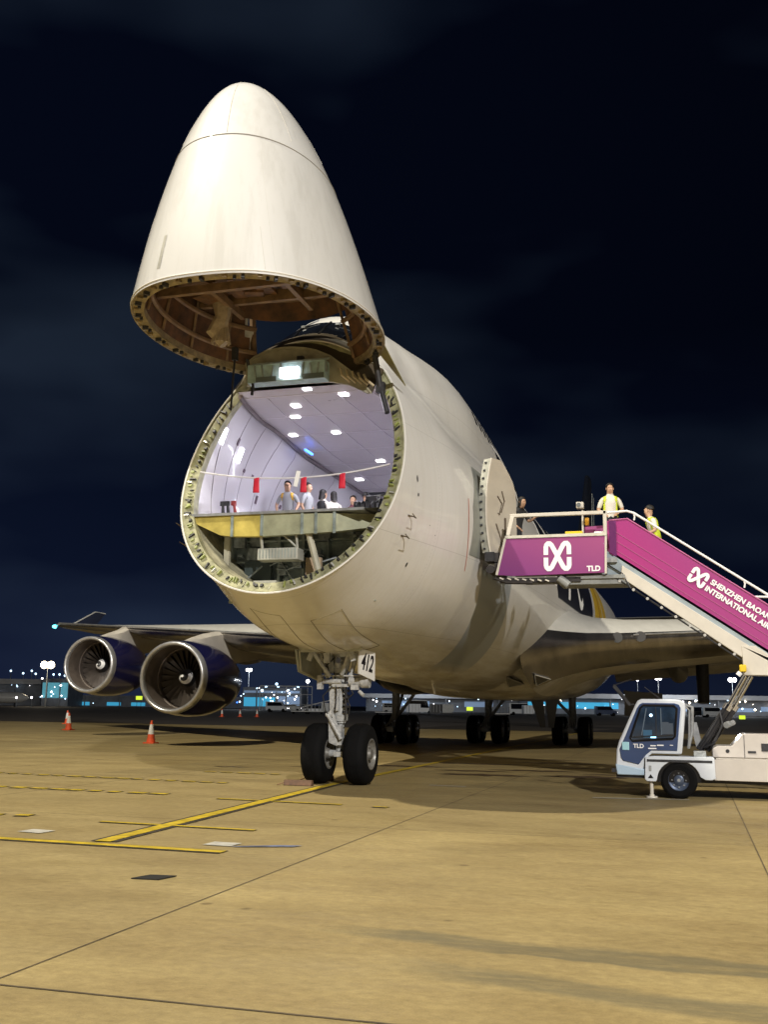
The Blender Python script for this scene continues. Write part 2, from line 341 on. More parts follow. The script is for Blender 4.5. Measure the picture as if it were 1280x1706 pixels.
# ------------------------------------------------------------------ fuselage sections
ST=[[2.5,3.72,5.7,1.7,7.2,.9,6.8,7.5],[3.5,3.52,5.7,2.0,8.0,1.08,7.0,7.8],[4.5,3.26,5.7,2.19,8.4,1.25,7.2,8.18],[6.,2.78,5.62,2.45,8.95,1.59,7.6,9.39],[7.,2.69,5.57,2.66,8.95,1.64,7.8,9.92],[8.,2.63,5.52,2.83,8.75,1.91,7.9,9.95],
[11.,2.29,5.42,3.11,8.6,2.26,8.,10.23],[15.,2.14,5.32,3.29,8.59,2.19,8.,10.2],[19.,2.08,5.3,3.36,8.65,2.03,7.9,9.99],[23.,2.07,5.3,3.42,8.69,1.88,7.4,9.2],
[27.,2.06,5.3,3.48,8.72,1.5,6.9,8.6],[45.,2.06,5.3,3.5,8.77,1.48,6.5,8.45],[52.,2.7,5.7,3.,8.5,1.3,6.5,8.4],[62.,5.,6.9,1.9,8.5,.8,7.2,8.4],[69.5,7.2,7.6,.35,8.2,.3,7.6,8.1]]
SX=[s[0] for s in ST]
def cub(i,x):
    ys=[s[i] for s in ST]; h=[SX[k+1]-SX[k] for k in range(len(SX)-1)]; d=[(ys[k+1]-ys[k])/h[k] for k in range(len(h))]
    mm=[d[0]]+[2*d[k-1]*d[k]/(d[k-1]+d[k]) if d[k-1]*d[k]>0 else 0 for k in range(1,len(h))]+[d[-1]]
    k=0
    while k<len(h)-1 and x>SX[k+1]: k+=1
    t_=(x-SX[k])/h[k]
    return (2*t_**3-3*t_**2+1)*ys[k]+(t_**3-2*t_**2+t_)*h[k]*mm[k]+(-2*t_**3+3*t_**2)*ys[k+1]+(t_**3-t_**2)*h[k]*mm[k+1]
PC={}
def params(y):
    k=round(y,4)
    if k not in PC: PC[k]=[cub(i,y) for i in range(1,8)]
    return PC[k]
def secpt(y,a,off=0):
    zb,zc,w_,zm,wu,zuc,zt=params(y); c_,s_=math.cos(a),math.sin(a)
    rb=zc-zb if s_<0 else zm-zc
    r1=1/math.sqrt((c_/w_)**2+(s_/rb)**2); r=r1
    if s_>0:
        A=(c_/wu)**2+(s_/(zt-zuc))**2; dz=zc-zuc; B=s_*dz/(zt-zuc)**2; C=dz*dz/(zt-zuc)**2-1; D=B*B-A*C
        if D>0:
            r2=(-B+math.sqrt(D))/A
            if r2>0: r=max(r1,math.log(math.exp(10*r1)+math.exp(10*r2))/10)
    r+=off
    return Vector((r*c_,y,zc+r*s_))
def ycut(z):
    y=3.5+.4553*(z-3.5)
    return y if z<8.1 else max(5.12,5.594-(z-8.1)*1.4)
def cutpt(a,off=0,dy=0):
    y=4.5
    for _ in range(25):
        p=secpt(y,a,off); y=.5*y+.5*(ycut(p.z)+dy)
    return secpt(y,a,off)
def bodyp(y,z,off=0,side=1):   # point on the port (side=1) skin at station y, height z
    lo,hi=-math.pi/2,math.pi/2
    for _ in range(40):
        mdl=(lo+hi)/2
        if secpt(y,mdl,off).z<z: lo=mdl
        else: hi=mdl
    p=secpt(y,lo,off); p.x*=side; return p
# skin material with livery
fm=bpy.data.materials.new('fuselage_paint'); fm.use_nodes=True; t=fm.node_tree; b=t.nodes['Principled BSDF']; l=t.links.new; c=N(t,'ShaderNodeTexCoord')
sp3=N(t,'ShaderNodeSeparateXYZ'); l(c.outputs['Object'],sp3.inputs[0])
def M_(op,a_,bb=None,cc=None):
    n=N(t,'ShaderNodeMath',operation=op)
    for i,x in enumerate((a_,bb,cc)):
        if x is None: continue
        if isinstance(x,(int,float)): n.inputs[i].default_value=x
        else: l(x,n.inputs[i])
    return n.outputs[0]
X_,Y_,Z_=sp3.outputs
def mix(f,a_,bb):
    n=N(t,'ShaderNodeMixRGB'); 
    for i,x in enumerate((f,a_,bb)):
        if isinstance(x,tuple): n.inputs[i].default_value=(*x,1)
        elif isinstance(x,(int,float)): n.inputs[i].default_value=x
        else: l(x,n.inputs[i])
    return n.outputs[0]
def between(v,lo,hi,s=.02): 
    n1=N(t,'ShaderNodeMapRange'); 
    for i,q in ((1,lo-s),(2,lo+s),(3,0),(4,1)): n1.inputs[i].default_value=q
    l(v,n1.inputs[0]); n2=N(t,'ShaderNodeMapRange')
    for i,q in ((1,hi-s),(2,hi+s),(3,1),(4,0)): n2.inputs[i].default_value=q
    l(v,n2.inputs[0]); return M_('MULTIPLY',n1.outputs[0],n2.outputs[0])
base=ramp(noise(.8,(1,.5,1),6,.55),.3,(.68,.668,.64,1),.7,(.74,.73,.71,1))
# dirt streaks low on the belly
dirt=ramp(noise(2.2,(1,.16,2.6),7,.65),.42,(.66,.60,.48,1),.6,(1,1,1,1)); low=between(Z_,0,2.9,.6); base=mix(low,base,mul(base,dirt,.9))
tint=ramp(noise(.5,(1,.6,1),3),.4,(.86,.80,.62,1),.6,(1,1,1,1)); base=mix(between(Z_,0,3.4,1.0),base,mul(base,tint,.5))
# panel lines
for v,per in ((Y_,2.54),):
    fr=M_('ABSOLUTE',M_('SUBTRACT',M_('FRACT',M_('DIVIDE',v,per)),.5)); ln=M_('LESS_THAN',fr,.0016); base=mix(M_('MULTIPLY',ln,.45),base,(.25,.24,.22))
for zz in (3.1,4.7,6.9,8.2):
    base=mix(M_('MULTIPLY',between(Z_,zz-.005,zz+.005,.002),.4),base,(.25,.24,.22))
for per,off_,w_,k_ in ((2.54,.1,.008,.35),(.508,.0,.004,.16)):
    fr=M_('ABSOLUTE',M_('SUBTRACT',M_('FRACT',M_('DIVIDE',M_('ADD',Y_,off_),per)),.5)); ln=M_('LESS_THAN',fr,w_/per); dots=M_('GREATER_THAN',M_('FRACT',M_('MULTIPLY',Z_,14)),.55); base=mix(M_('MULTIPLY',M_('MULTIPLY',ln,dots),k_),base,(.3,.29,.26))
strk=ramp(noise(3.2,(1,2.6,.10),7,.7),.40,(.84,.82,.76,1),.52,(1,1,1,1)); base=mul(base,strk,.22)
# grey sweep under the door
sw=M_('SUBTRACT',Y_,M_('MULTIPLY',M_('POWER',M_('MAXIMUM',M_('SUBTRACT',4.75,Z_),0.0),1.25),.75))
gb=M_('MULTIPLY',between(sw,8.95,11.5,.04),between(Z_,2.55,4.78,.10)); base=mix(gb,base,(.33,.36,.39))
# black section, yellow band
X0=M_('ABSOLUTE',X_)
bf=M_('ADD',Y_,M_('MULTIPLY',M_('SUBTRACT',Z_,8.0),1.3))
blk=M_('MULTIPLY',between(Y_,14.6,28.6,.02),between(Z_,4.92,8.75,.02)); blk=M_('MULTIPLY',blk,between(bf,14.5,200,.02))
base=mix(blk,base,(.006,.006,.008))
base=mix(M_('MULTIPLY',between(Y_,29.6,35.4,.03),between(Z_,4.9,11,.02)),base,(.78,.50,.02))
base=mix(M_('MULTIPLY',between(Y_,31.7,32.1,.05),between(Z_,4.9,11,.02)),base,(.42,.2,.02))
base=mix(M_('MULTIPLY',between(Y_,33.3,33.6,.05),between(Z_,4.9,11,.02)),base,(.75,.72,.6))
l(base,b.inputs['Base Color']); b.inputs['Roughness'].default_value=.42; b.inputs['Coat Weight'].default_value=.5; b.inputs['Coat Roughness'].default_value=.07
bp=N(t,'ShaderNodeBump'); bp.inputs['Strength'].default_value=.10; bp.inputs['Distance'].default_value=.08; l(noise(1.1,(1,.7,1),2),bp.inputs['Height']); l(bp.outputs[0],b.inputs['Normal'])

AC=thing('cargo_aircraft','huge white four engined jumbo freighter parked with its nose door raised open','cargo aircraft',(0,0,0))
NA=112
angs=[-math.pi/2+2*math.pi*k/NA for k in range(NA)]
rows=[]
cutr=[cutpt(a_) for a_ in angs]
YB=9.0
for i in range(14):
    f=i/13; rows.append([secpt(cutr[k].y*(1-f)+YB*f,a_) for k,a_ in enumerate(angs)])
y=YB
while y<69.4:
    y=min(69.4,y+(.5 if y<28 else 1.6)); rows.append([secpt(y,a_) for a_ in angs])
fus=MB().grid(rows,True); n0=len(fus.v); 
fus.add(rows[-1],[tuple(range(NA))])
fusO=fus.build('fuselage',fm,AC,smooth=60)
# rim flange of the opening + latches
def ringrow(off,dy): return [cutpt(a_,off,dy) for a_ in angs]
rim=MB(); rr_=[ringrow(-.0,-.004),ringrow(-.03,-.03),ringrow(-.06,0.0),ringrow(-.20,.03),ringrow(-.24,.05),ringrow(-.26,.30)]
rim.grid(rr_,True)
rimO=rim.build('door_opening_frame',PRIMER,AC,smooth=40)
lt=MB(); lw=MB(); lg=MB()
for k in range(0,int(NA*1.6)):
    a_=-math.pi/2+2*math.pi*(k+.5)/int(NA*1.6)
    p=cutpt(a_+random.uniform(-.012,.012),-.13+random.uniform(-.02,.02),0)
    if p.z>7.65: continue
    p2=cutpt(a_,-.05,0); d=(p2-p).normalized(); tn=(cutpt(a_+.01,-.13)-p).normalized(); nn=d.cross(tn)
    Mx=Matrix((d,tn,nn)).transposed()
    r=random.choice((0,1,2,3,3,4,5,5,6,6)); k1=random.uniform(.6,1.1)
    if r in (0,1): lt.box(p,(.12,.025,.07),Mx)
    elif r==2: lw.box(p+d*.02,(.09,.03,.09),Mx)
    elif r==3: lt.box(p-d*.04,(.05,.045,.06),Mx)
    elif r==4: lg.box(p+d*random.uniform(-.04,.04),(.06,.05,.04),Mx)
    elif r==5: lg.box(p-d*.03,(.1*k1,.03,.09*k1),Mx)
lt.each('latch',DARKM,rimO); lw.each('latch_plate',mat('latch_plate',(.5,.5,.48),.4,.3),rimO)
lg.each('latch_bracket',mat('latch_green',(.30,.34,.1),.5,var=.6,vs=7),rimO)
# white edge bead
bead=MB(); bead.tube([cutpt(a_,-.004,-.012) for a_ in angs],.02,6,True); bead.build('skin_edge',WHITE,rimO)

# ------------------------------------------------------------------ cargo hold
ZF,ZC=5.13,7.78
def wallx(y,z): return max(.25,bodyp(y,z).x-.24)
ys=[]; y=4.3
while y<50: ys.append(y); y+=(.35 if y<16 else 2.5)
hold=MB()
zs=[ZF+.02+(ZC-ZF-.02)*k/12 for k in range(13)]
for sd in (-1,1):
    rws=[]
    for i,z in enumerate(zs):
        y0=ycut(z)+.22; rws.append([Vector((sd*wallx(max(y_,y0),z),max(y_,y0),z)) for y_ in ys])
    hold.c=0; hold.grid(rws)
hold.c=1
ym=[max(y_,5.15) for y_ in ys]
rws=[[Vector((sx*wallx(y_,ZC),y_,ZC)) for y_ in ym] for sx in (-1,-.6,-.2,.2,.6,1)]
hold.grid(rws)
hold.c=2
rws=[[Vector((sx*wallx(y_,ZF),y_,ZF)) for y_ in ys] for sx in (-1,0,1)]; hold.grid(rws)
hold.c=0; hold.add([(-wallx(49.3,z),49.3,z) for z in zs]+[(wallx(49.3,z),49.3,z) for z in zs[::-1]],[tuple(range(26))])
holdO=hold.build('cargo_hold_lining',[LINER,LINERC,mat('hold_floor',(.3,.3,.32),.4,.4,var=.3)],AC,smooth=30)
sm=MB()
# corner seam strip where starboard wall meets ceiling, ceiling ribs
jp=[Vector((-wallx(y_,ZC-.02),y_,ZC-.02)) for y_ in ym]
sm.tube([p+Vector((.03,0,-.01)) for p in jp if p.y>5.2],.05,6)
sm.tube([p+Vector((-.02,0,-.18)) for p in [Vector((-wallx(y_,ZC-.22),y_,ZC-.02)) for y_ in ym] if p.y>5.2],.018,6)
sm.build('corner_strip',mat('corner_strip',(.26,.22,.24),.5,var=.3),holdO)
sr_=MB()
for i in range(28):
    y_=5.6+i*1.52; x_=wallx(y_,ZC)
    sr_.box((0,y_,ZC-.006),(2*x_-.05,.028,.008))
for x_ in (-1.4,-.35,.7,1.7): sr_.tube([(x_*min(1,wallx(y_,ZC)/2.2),y_,ZC-.012) for y_ in ym if y_>5.4],.011,4)
sr_.each('ceiling_seam',mat('ceiling_seam',(.78,.74,.8),.4),holdO)
vv=MB()
for i,(x_,y_) in enumerate(((-1.6,15.5),(-.9,16.8),(-1.9,17.6),(.2,15.2),(-1.2,19),(.5,18.2),(-2.0,20.4),(-.2,21.5))): vv.box((x_,y_,ZC-.012),(.7,.35,.016))
vv.each('ceiling_vent',DARKM,holdO)
ws=MB()
for y_ in (5.6,6.6,7.6,8.7,9.9,11.4,13,15):
    ws.tube([Vector((-wallx(y_,z)+.006,y_,z)) for z in zs],.008,4)
ws.each('wall_seam',SEAM,holdO)
tc_=MB()   # small dark placards on the starboard wall
for (y_,z_,h_) in ((6.6,7.15,.16),(7.6,6.75,.08),(8.2,6.75,.08),(8.9,6.35,.2),(5.6,6.9,.06),(10.6,6.5,.1)):
    p=Vector((-wallx(y_,z_)+.012,y_,z_)); q=Vector((-wallx(y_,z_+.1)+.012,y_,z_+.1)); u_=(q-p).normalized(); tn=Vector((-wallx(y_+.2,z_)+.012,y_+.2,z_))-p; tn.normalize()
    tc_.box(p,(.13,h_,.006),Matrix((tn,u_,tn.cross(u_))).transposed())
tc_.each('wall_placard',mat('dark_placard',(.1,.06,.09),.5),holdO)
CL=[(.02,5.25,.16,.13),(.62,5.75,.17,.2),(-.62,6.3,.17,.2),(-.94,7.1,.2,.13),(-1.55,8.55,.17,.17),(-.5,8.55,.17,.17),(.9,10,.2,.2),(-.3,11.5,.2,.2),(.9,13.5,.2,.2),(-1.5,13.5,.2,.2),(0,17,.25,.25),(0,23,.25,.25),(0,30,.25,.25)]
for x_,y_,a_,b_ in CL:
    MB().box((x_,y_,ZC-.015),(a_,b_,.02)).build('ceiling_light',LAMPW,holdO)
for (y_,z_) in ((5.55,7.0),(7.0,6.95)):  # added glowing panels standing for lamp reflections on the glossy wall
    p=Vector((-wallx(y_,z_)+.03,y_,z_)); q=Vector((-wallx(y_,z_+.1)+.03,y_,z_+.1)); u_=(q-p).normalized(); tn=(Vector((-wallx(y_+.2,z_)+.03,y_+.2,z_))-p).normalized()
    MB().box(p,(.16,.34,.02),Matrix((tn,u_,tn.cross(u_))).transposed()).build('wall_glint_panel',LAMPW,holdO)
MB().box((-1.55,9.6,7.62),(.05,.5,.04)).build('blue_glint_strip',BLUEL,holdO)  # added glowing strip standing for a blue reflection
for (x_,y_,e_) in ((0,6.6,110),(-.3,9.5,150),(0,14,170),(0,22,260),(0,32,260)):
    d=bpy.data.lights.new('hold_light','AREA'); d.energy=e_*.74; d.color=(.93,.90,1); d.shape='RECTANGLE'; d.size=1.6; d.size_y=1.2
    o=bpy.data.objects.new('hold_light',d); sc.collection.objects.link(o); o.location=(x_,y_,7.74); o.parent=holdO

# floor edge beam at the nose
fb=MB()
def plate(pts,m_): fb.c=m_; fb.prism(pts,(0,.14,0))
yf=4.32
plate([(-1.86,yf,5.14),(-1.05,yf,5.12),(-1.05,yf,4.70),(-1.3,yf,4.73),(-1.84,yf,4.98)],0)
plate([(-1.05,yf,5.12),(-.45,yf,5.11),(-.45,yf,4.68),(-1.05,yf,4.70)],0)
plate([(-.45,yf,5.11),(.35,yf,5.08),(.35,yf,4.70),(-.45,yf,4.68)],1)
plate([(.35,yf,5.08),(.98,yf,5.06),(.98,yf,4.72),(.35,yf,4.70)],1)
fb.c=1; fb.prism([(.98,yf,5.06),(1.62,yf+.45,5.10),(1.62,yf+.45,4.86),(.98,yf,4.72)],(-.02,.2,0))
fbO=fb.build('floor_edge_beam',[mat('yellow_primer',(.52,.42,.10),.5,var=.3,vs=4),mat('grey_green_primer',(.36,.37,.25),.5,var=.3,vs=4)],AC)
r_=MB()
for x_ in (-1.05,-.45,.35,.62,.98): r_.box((x_,yf-.012,4.9),(.05,.03,.42))
r_.box((-.3,yf-.012,5.13),(3.1,.05,.035))
r_.each('beam_stiffener',GREENG,fbO)
e_=MB(); e_.box((-.2,yf+.2,5.12),(3.5,.5,.05)); e_.build('threshold_plate',GREYM,fbO)
# lower bay
bay=MB(); bay.c=0
low=[a_ for a_ in [-math.pi+math.pi*k/40 for k in range(41)]]
rws=[]
for f in (0,.35,.7,1.0):
    rws.append([ (lambda p0:Vector((p0.x,p0.y*(1-f)+5.5*f,min(p0.z,5.08))))(cutpt(a_,-.26,.25)) for a_ in low])
bay.grid(rws); 
bay.c=1; rim6=rws[-1]; bay.add([*rim6],[tuple(range(len(rim6)))])
bayO=bay.build('lower_bay',[mat('bay_skin',(.5,.47,.32),.5,var=.6,vs=4),GREENG],AC)
bb_=MB()
for x_ in (-1.5,-1.0,-.5,0,.5,1.0,1.45): bb_.bx(x_-.025,x_+.025,5.32,5.48,3.55,5.1)
for z_ in (3.9,4.35,4.75): bb_.bx(-1.75,1.75,5.34,5.47,z_-.02,z_+.02)
bb_.each('bulkhead_frame',mat('bulkhead_frame',(.34,.39,.38),.5,.2,var=.4),bayO)
pp=MB(); random.seed(3)
for i in range(22):
    x_=random.uniform(-1.4,1.3); z_=random.uniform(3.75,4.9); s_=random.uniform(.06,.22)
    pp.box((x_,5.2+random.uniform(-.1,.1),z_),(s_,.12,s_*random.uniform(.5,1.4)))
for i in range(9):
    x_=random.uniform(-1.3,1); z_=random.uniform(3.9,4.8); pp.tube([(x_,5.15,z_),(x_+.25,5.05,z_+random.uniform(-.15,.15)),(x_+.5,5.1,z_+random.uniform(-.3,.3))],.018,6)
pp.each('bay_equipment',mat('bay_equipment',(.34,.38,.40),.45,.4,var=.8,vs=5),bayO)
stt=MB(); stt.box((-1.33,4.75,4.35),(.11,.08,.95)); stt.build('bay_strut',mat('strut_pale',(.45,.43,.33),.5,var=.2),bayO)
stt=MB(); stt.cyl((.42,4.45,4.78),(.62,4.55,4.0),.065,n=8); stt.build('bay_strut',MC['strut_pale'],bayO)
for x0_ in (-.9,.95): MB().bx(x0_-.28,x0_+.28,5.24,5.30,3.9,4.35).build('access_panel',mat('access_panel',(.06,.08,.08),.4,.3,var=.3),bayO)
un=MB(); un.box((-.17,4.6,4.36),(.8,.35,.22)); unO=un.build('equipment_rack',mat('rack_pale',(.4,.4,.35),.5,var=.2),bayO,bevel=.01)
u2=MB()
for i in range(12): u2.box((-.52+i*.064,4.418,4.37),(.012,.012,.17))
u2.each('rack_slat',GREENG,unO)
u3=MB(); u3.cyl((-.5,4.5,4.45),(-.5,4.4,4.75),.03); u3.cyl((.2,4.5,4.45),(.2,4.4,4.8),.025); u3.cyl((-.1,4.45,4.75),(.22,4.5,4.45),.02); u3.each('rack_hanger',MC['rack_pale'],unO)
MB().box((-.35,4.35,3.82),(.45,.1,.06)).build('sill_box',MC['rack_pale'],bayO); MB().box((.35,5.0,4.1),(.3,.1,.5)).build('canvas_bag',mat('canvas',(.4,.3,.2),.8),bayO)

# crown structure under the hinge
crn=MB(); crn.c=0
ARCH=[(-1.19,8.30),(-.99,8.44),(-.72,8.54),(-.45,8.57),(-.24,8.57),(.05,8.53),(.31,8.46),(.62,8.31),(1.03,7.98),(1.30,7.70),(1.46,7.52)]
crn.prism([(x,4.95,z) for x,z in ARCH]+[(1.36,4.95,7.50),(.98,4.95,7.70),(.60,4.95,7.79),(-1.16,4.95,7.84)],(0,.08,0))
crn.prism([(x,4.92,z) for x,z in ARCH]+[(x,4.92,z-.05) for x,z in ARCH[::-1]],(0,.03,0))
crnO=crn.build('crown_frame',mat('crown_tan',(.36,.34,.25),.6,var=.4),AC)
tb=MB(); tb.box((-.22,4.84,7.98),(1.62,.3,.38)); tbO=tb.build('crown_box_beam',TEAL,crnO,bevel=.015)
t2=MB()
for x_ in (-.86,-.7,-.5,-.3,.12,.3,.45,.62): t2.box((x_,4.68,7.98+random.uniform(-.02,.05)),(.03,.03,random.uniform(.2,.34)),Matrix.Rotation(random.uniform(-.2,.2),3,'Y'))
t2.box((-.12,4.68,8.165),(1.6,.03,.03)); t2.each('beam_bracket',GREENG,tbO)
t4=MB(); t4.box((-.62,4.67,7.84),(.42,.03,.1)); t4.box((.36,4.67,7.84),(.42,.03,.1)); t4.each('beam_cover',mat('beam_cover',(.12,.15,.14),.5),tbO)
t3=MB(); t3.box((-.12,4.63,7.93),(.38,.06,.2)); t3.build('flood_lamp',LAMPW,tbO)
hb=MB(); hb.box((.0,4.9,8.28),(.12,.1,.1)); hb.build('crown_fitting',DARKM,crnO)
dr=MB()   # drapes / cables on the port shoulder
for i in range(5):
    x_=.85+i*.12; dr.tube([(x_,4.85,8.0-i*.04),(x_+.05,4.8,7.85-i*.03),(x_+.2,4.85,7.72-i*.03)],.025,6)
dr.each('cable',mat('cable_tan',(.5,.42,.28),.6,var=.4),crnO)

# rope with flags across the opening
rp=MB(); pts=[]
pa=Vector((-1.78,4.35,5.98)); pb=Vector((1.95,4.55,5.98))
for i in range(21):
    f=i/20; p=pa.lerp(pb,f); p.z-=.19*4*f*(1-f); pts.append(p)
rp.tube(pts,.014,6); rpO=tag(rp.build('barrier_strap',ROPE),'white webbing strap sagging across the open nose of the freighter','strap')
for f in (.31,.56,.76):
    i=int(f*20); p=pts[i].lerp(pts[i+1],f*20-i)
    fl=MB(); fl.grid([[p+Vector((x_,-.012-.015*math.sin(z_*9+x_*20),-z_)) for x_ in (-.06,-.03,0,.03,.06)] for z_ in (0,.06,.12,.18,.24,.29)])
    o=fl.build('flag',REDF,rpO)
    md=o.modifiers.new('s','SOLIDIFY'); md.thickness=.006
MB().box(pts[11]+Vector((-.1,-.01,-.02)),(.08,.02,.3),Matrix.Rotation(.2,3,'Y')).build('paper_tag',DECW,rpO)

# ------------------------------------------------------------------ raised nose door
Z0=8.156
def doorp(u,t_,off=0):
    H,ycT,p,q,pf,pb=4.125,1.912,.965,.466,1.613,.945
    yf=.43+(ycT-.43)*(1-(1-u**pf)**q) if u>0 else .43
    yb=5.62+(ycT-5.62)*(1-(1-u**pb)**q) if u>0 else 5.62
    wx=2.116*(1-u**p)**q if u>0 else 2.116
    yc=(yf+yb)/2; wy=(yb-yf)/2; e_=.789+.211*u; s_=math.sin(t_)
    wx=max(wx-off,0); wy=max(wy-off,0)
    return Vector((wx*math.copysign(abs(s_)**e_,s_),yc+wy*-math.cos(t_),Z0+H*u))   # t=0 front
ND=100
tt=[2*math.pi*k/ND for k in range(ND)]
us=[math.sin(math.pi/2*k/46) for k in range(47)]; us[-1]=.99999
def cutout(mb,u1=.265,tw=.43):   # leave the crown of the door open in front of the cockpit
    keep=[];mi=[]
    for f,q in zip(mb.f,mb.mi):
        c_=sum((Vector(mb.v[i]) for i in f),Vector())/len(f)
        if c_.y>4.2 and -1.07<c_.x<1.05 and c_.z<Z0+4.125*u1: continue
        keep.append(f);mi.append(q)
    mb.f=keep; mb.mi=mi; return mb
dr=MB(); dr.grid([[doorp(u,t_) for t_ in tt] for u in us],True); cutout(dr)
dm=bpy.data.materials.new('nose_door_paint'); dm.use_nodes=True; t=dm.node_tree; b=t.nodes['Principled BSDF']; l=t.links.new; c=N(t,'ShaderNodeTexCoord')
base=ramp(noise(.9,(1,1,.4),5,.5),.3,(.60,.592,.572,1),.7,(.645,.64,.625,1))
base=mul(base,ramp(noise(2.4,(1.4,1.4,.13),7,.7),.38,(.88,.875,.86,1),.52,(1,1,1,1)),.7)
l(base,b.inputs['Base Color']); b.inputs['Roughness'].default_value=.5; b.inputs['Coat Weight'].default_value=.7; b.inputs['Coat Roughness'].default_value=.035
bp=N(t,'ShaderNodeBump'); bp.inputs['Strength'].default_value=.10; bp.inputs['Distance'].default_value=.05; l(noise(1.3,(1,1,.5),2),bp.inputs['Height']); l(bp.outputs[0],b.inputs['Normal'])
ndO=dr.build('nose_door',dm,AC,smooth=70)
sl=MB(); sl.tube([doorp(.60+.03*math.cos(t_),t_,.004) for t_ in tt],.014,6,True); sl.build('radome_joint',mat('joint_grey',(.22,.2,.17),.6),ndO)
for t_,u0,u1 in ((.12,.64,.97),(.95,.66,.95),(-.75,.68,.95),(1.7,.7,.95)):
    s_=MB(); s_.tube([doorp(u0+(u1-u0)*i/8,t_,.003) for i in range(9)],.009,5); s_.build('lightning_strip',mat('strip_grey',(.45,.43,.38),.5),ndO)
for t_,u0,u1,wd in ((-.30,.06,.20,.07),(-.78,.05,.23,.05)):
    s_=MB(); s_.grid([[doorp(u0+(u1-u0)*i/5,t_+dx,-.004) for dx in (-wd/4,wd/4)] for i in range(6)]); s_.build('worn_patch',mat('worn_grey',(.42,.41,.36),.6,var=.3,vs=6),ndO)
for t_,u1 in ((.42,.2),(-.78,.36),(.5,.55),(-.31,.55),(1.3,.5)):
    s_=MB(); s_.tube([doorp(.02+(u1-.02)*i/8,t_,.003) for i in range(9)],.0045,4); s_.build('panel_seam',mat('seam_pale',(.5,.48,.43),.6),ndO)
s_=MB(); s_.tube([doorp(.012,math.pi+.45+(2*math.pi-.9)*k/90,-.002) for k in range(91)],.016,6); s_.build('lower_lip',WHITE,ndO)
# inner lining
inn=MB(); inn.c=0
dd=[(0,0,0),(0,.02,-.0),(0,.04,.02),(0,.19,.02),(0,.22,.0),(.0,.23,.12)]
rws=[[doorp(0,t_,off)+Vector((0,0,dz)) for t_ in tt] for _,off,dz in dd]; inn.grid(rws,True); cutout(inn)
rimdO=inn.build('door_rim',RIMT,ndO,smooth=40)
inn=MB(); rws=[[doorp(u,t_,.23+.1*u)+Vector((0,0,.12)) for t_ in tt] for u in (0,.05,.12,.2,.28,.36,.44,.5)]; inn.grid(rws,True); inn.add(rws[-1],[tuple(range(ND))]); cutout(inn)
linO=inn.build('door_lining',BROWN,ndO,smooth=50)
fr=MB()
for u in (.06,.16,.29): fr.tube([doorp(u,math.pi+(.5 if u<.25 else 0)+(2*math.pi-(1. if u<.25 else 0))*k/80,.27+.1*u)+Vector((0,0,.10)) for k in range(81)],.05,6)
for s_ in (-1.08,1.07): fr.tube([(s_,5.2,8.16),(s_,5.05,8.7),(s_,4.95,9.3)],.07,6)
fr.tube([(-1.1,4.9,9.34),(0,5.05,9.38),(1.1,4.9,9.34)],.08,8)
for k in [q for q in range(0,ND,7) if abs(tt[q]-math.pi)>.5]: fr.tube([doorp(u,tt[k],.26+.1*u)+Vector((0,0,.12)) for u in (0,.1,.2,.3,.42)],.03,5)
fr.box((0,2.2,8.72),(3.6,.1,.14)); fr.box((0,3.6,9.08),(3.5,.10,.22)); fr.box((-.9,2.9,8.95),(.09,2.4,.14)); fr.box((.5,2.9,9.0),(.09,2.4,.14)); fr.box((1.3,3.2,8.9),(.07,2.2,.12))
fr.build('door_frame_rib',BROWNL,linO)
fz=MB(); random.seed(5)
for i in range(46):
    y_=random.uniform(1.4,3.9); x_=random.uniform(-1.3,1.3)*min(1,(y_-.6)/1.6); s1=random.uniform(.15,.5); fz.box((x_,y_,8.75+.13*y_+random.uniform(-.1,.12)),(s1,random.uniform(.2,.5),random.uniform(.05,.25)),Matrix.Rotation(random.uniform(-.3,.3),3,'Z'))
fz.each('insulation_pad',mat('insulation_pad',(.17,.085,.035),.55,var=.8,vs=5,bump=.8,bs=12),linO)
pd=MB()
for k in range(12):
    a_=k*math.pi/6; pd.cyl((-1.05,3.5,8.95),(-1.05+.17*math.cos(a_),3.5+.17*math.sin(a_),8.2),.05,.02,6)
pd.tube([(-1.05,3.5,9.0),(-1.02,3.45,8.7),(-1.15,3.5,8.45),(-1.0,3.55,8.2)],[.2,.14,.2,.1],10)
pd.build('hanging_canvas',mat('canvas_pale',(.42,.34,.24),.8,var=.4,vs=8,bump=.5,bs=14),linO)
dl=MB(); dl2=MB()
for k in range(ND*2):
    t_=2*math.pi*k/(ND*2)
    p=doorp(0,t_,.11)+Vector((0,0,-.0)); q=doorp(0,t_,.0); d=(q-p).normalized(); tn=d.cross(Vector((0,0,1))); Mx=Matrix((d,tn,Vector((0,0,1)))).transposed()
    if p.y>4.4 and abs(p.x)<1.15: continue
    r=k%8
    if r in (0,): dl.box(p,(.10,.05,.08),Mx)
    elif r==4: dl2.box(p+d*.02,(.08,.07,.05),Mx); 
    elif r==6: dl.box(p-d*.03,(.05,.05,.07),Mx)
dl.each('door_latch',DARKM,rimdO); dl2.each('door_latch_plate',mat('dull_brass',(.32,.24,.12),.45,.4,var=.5),rimdO)
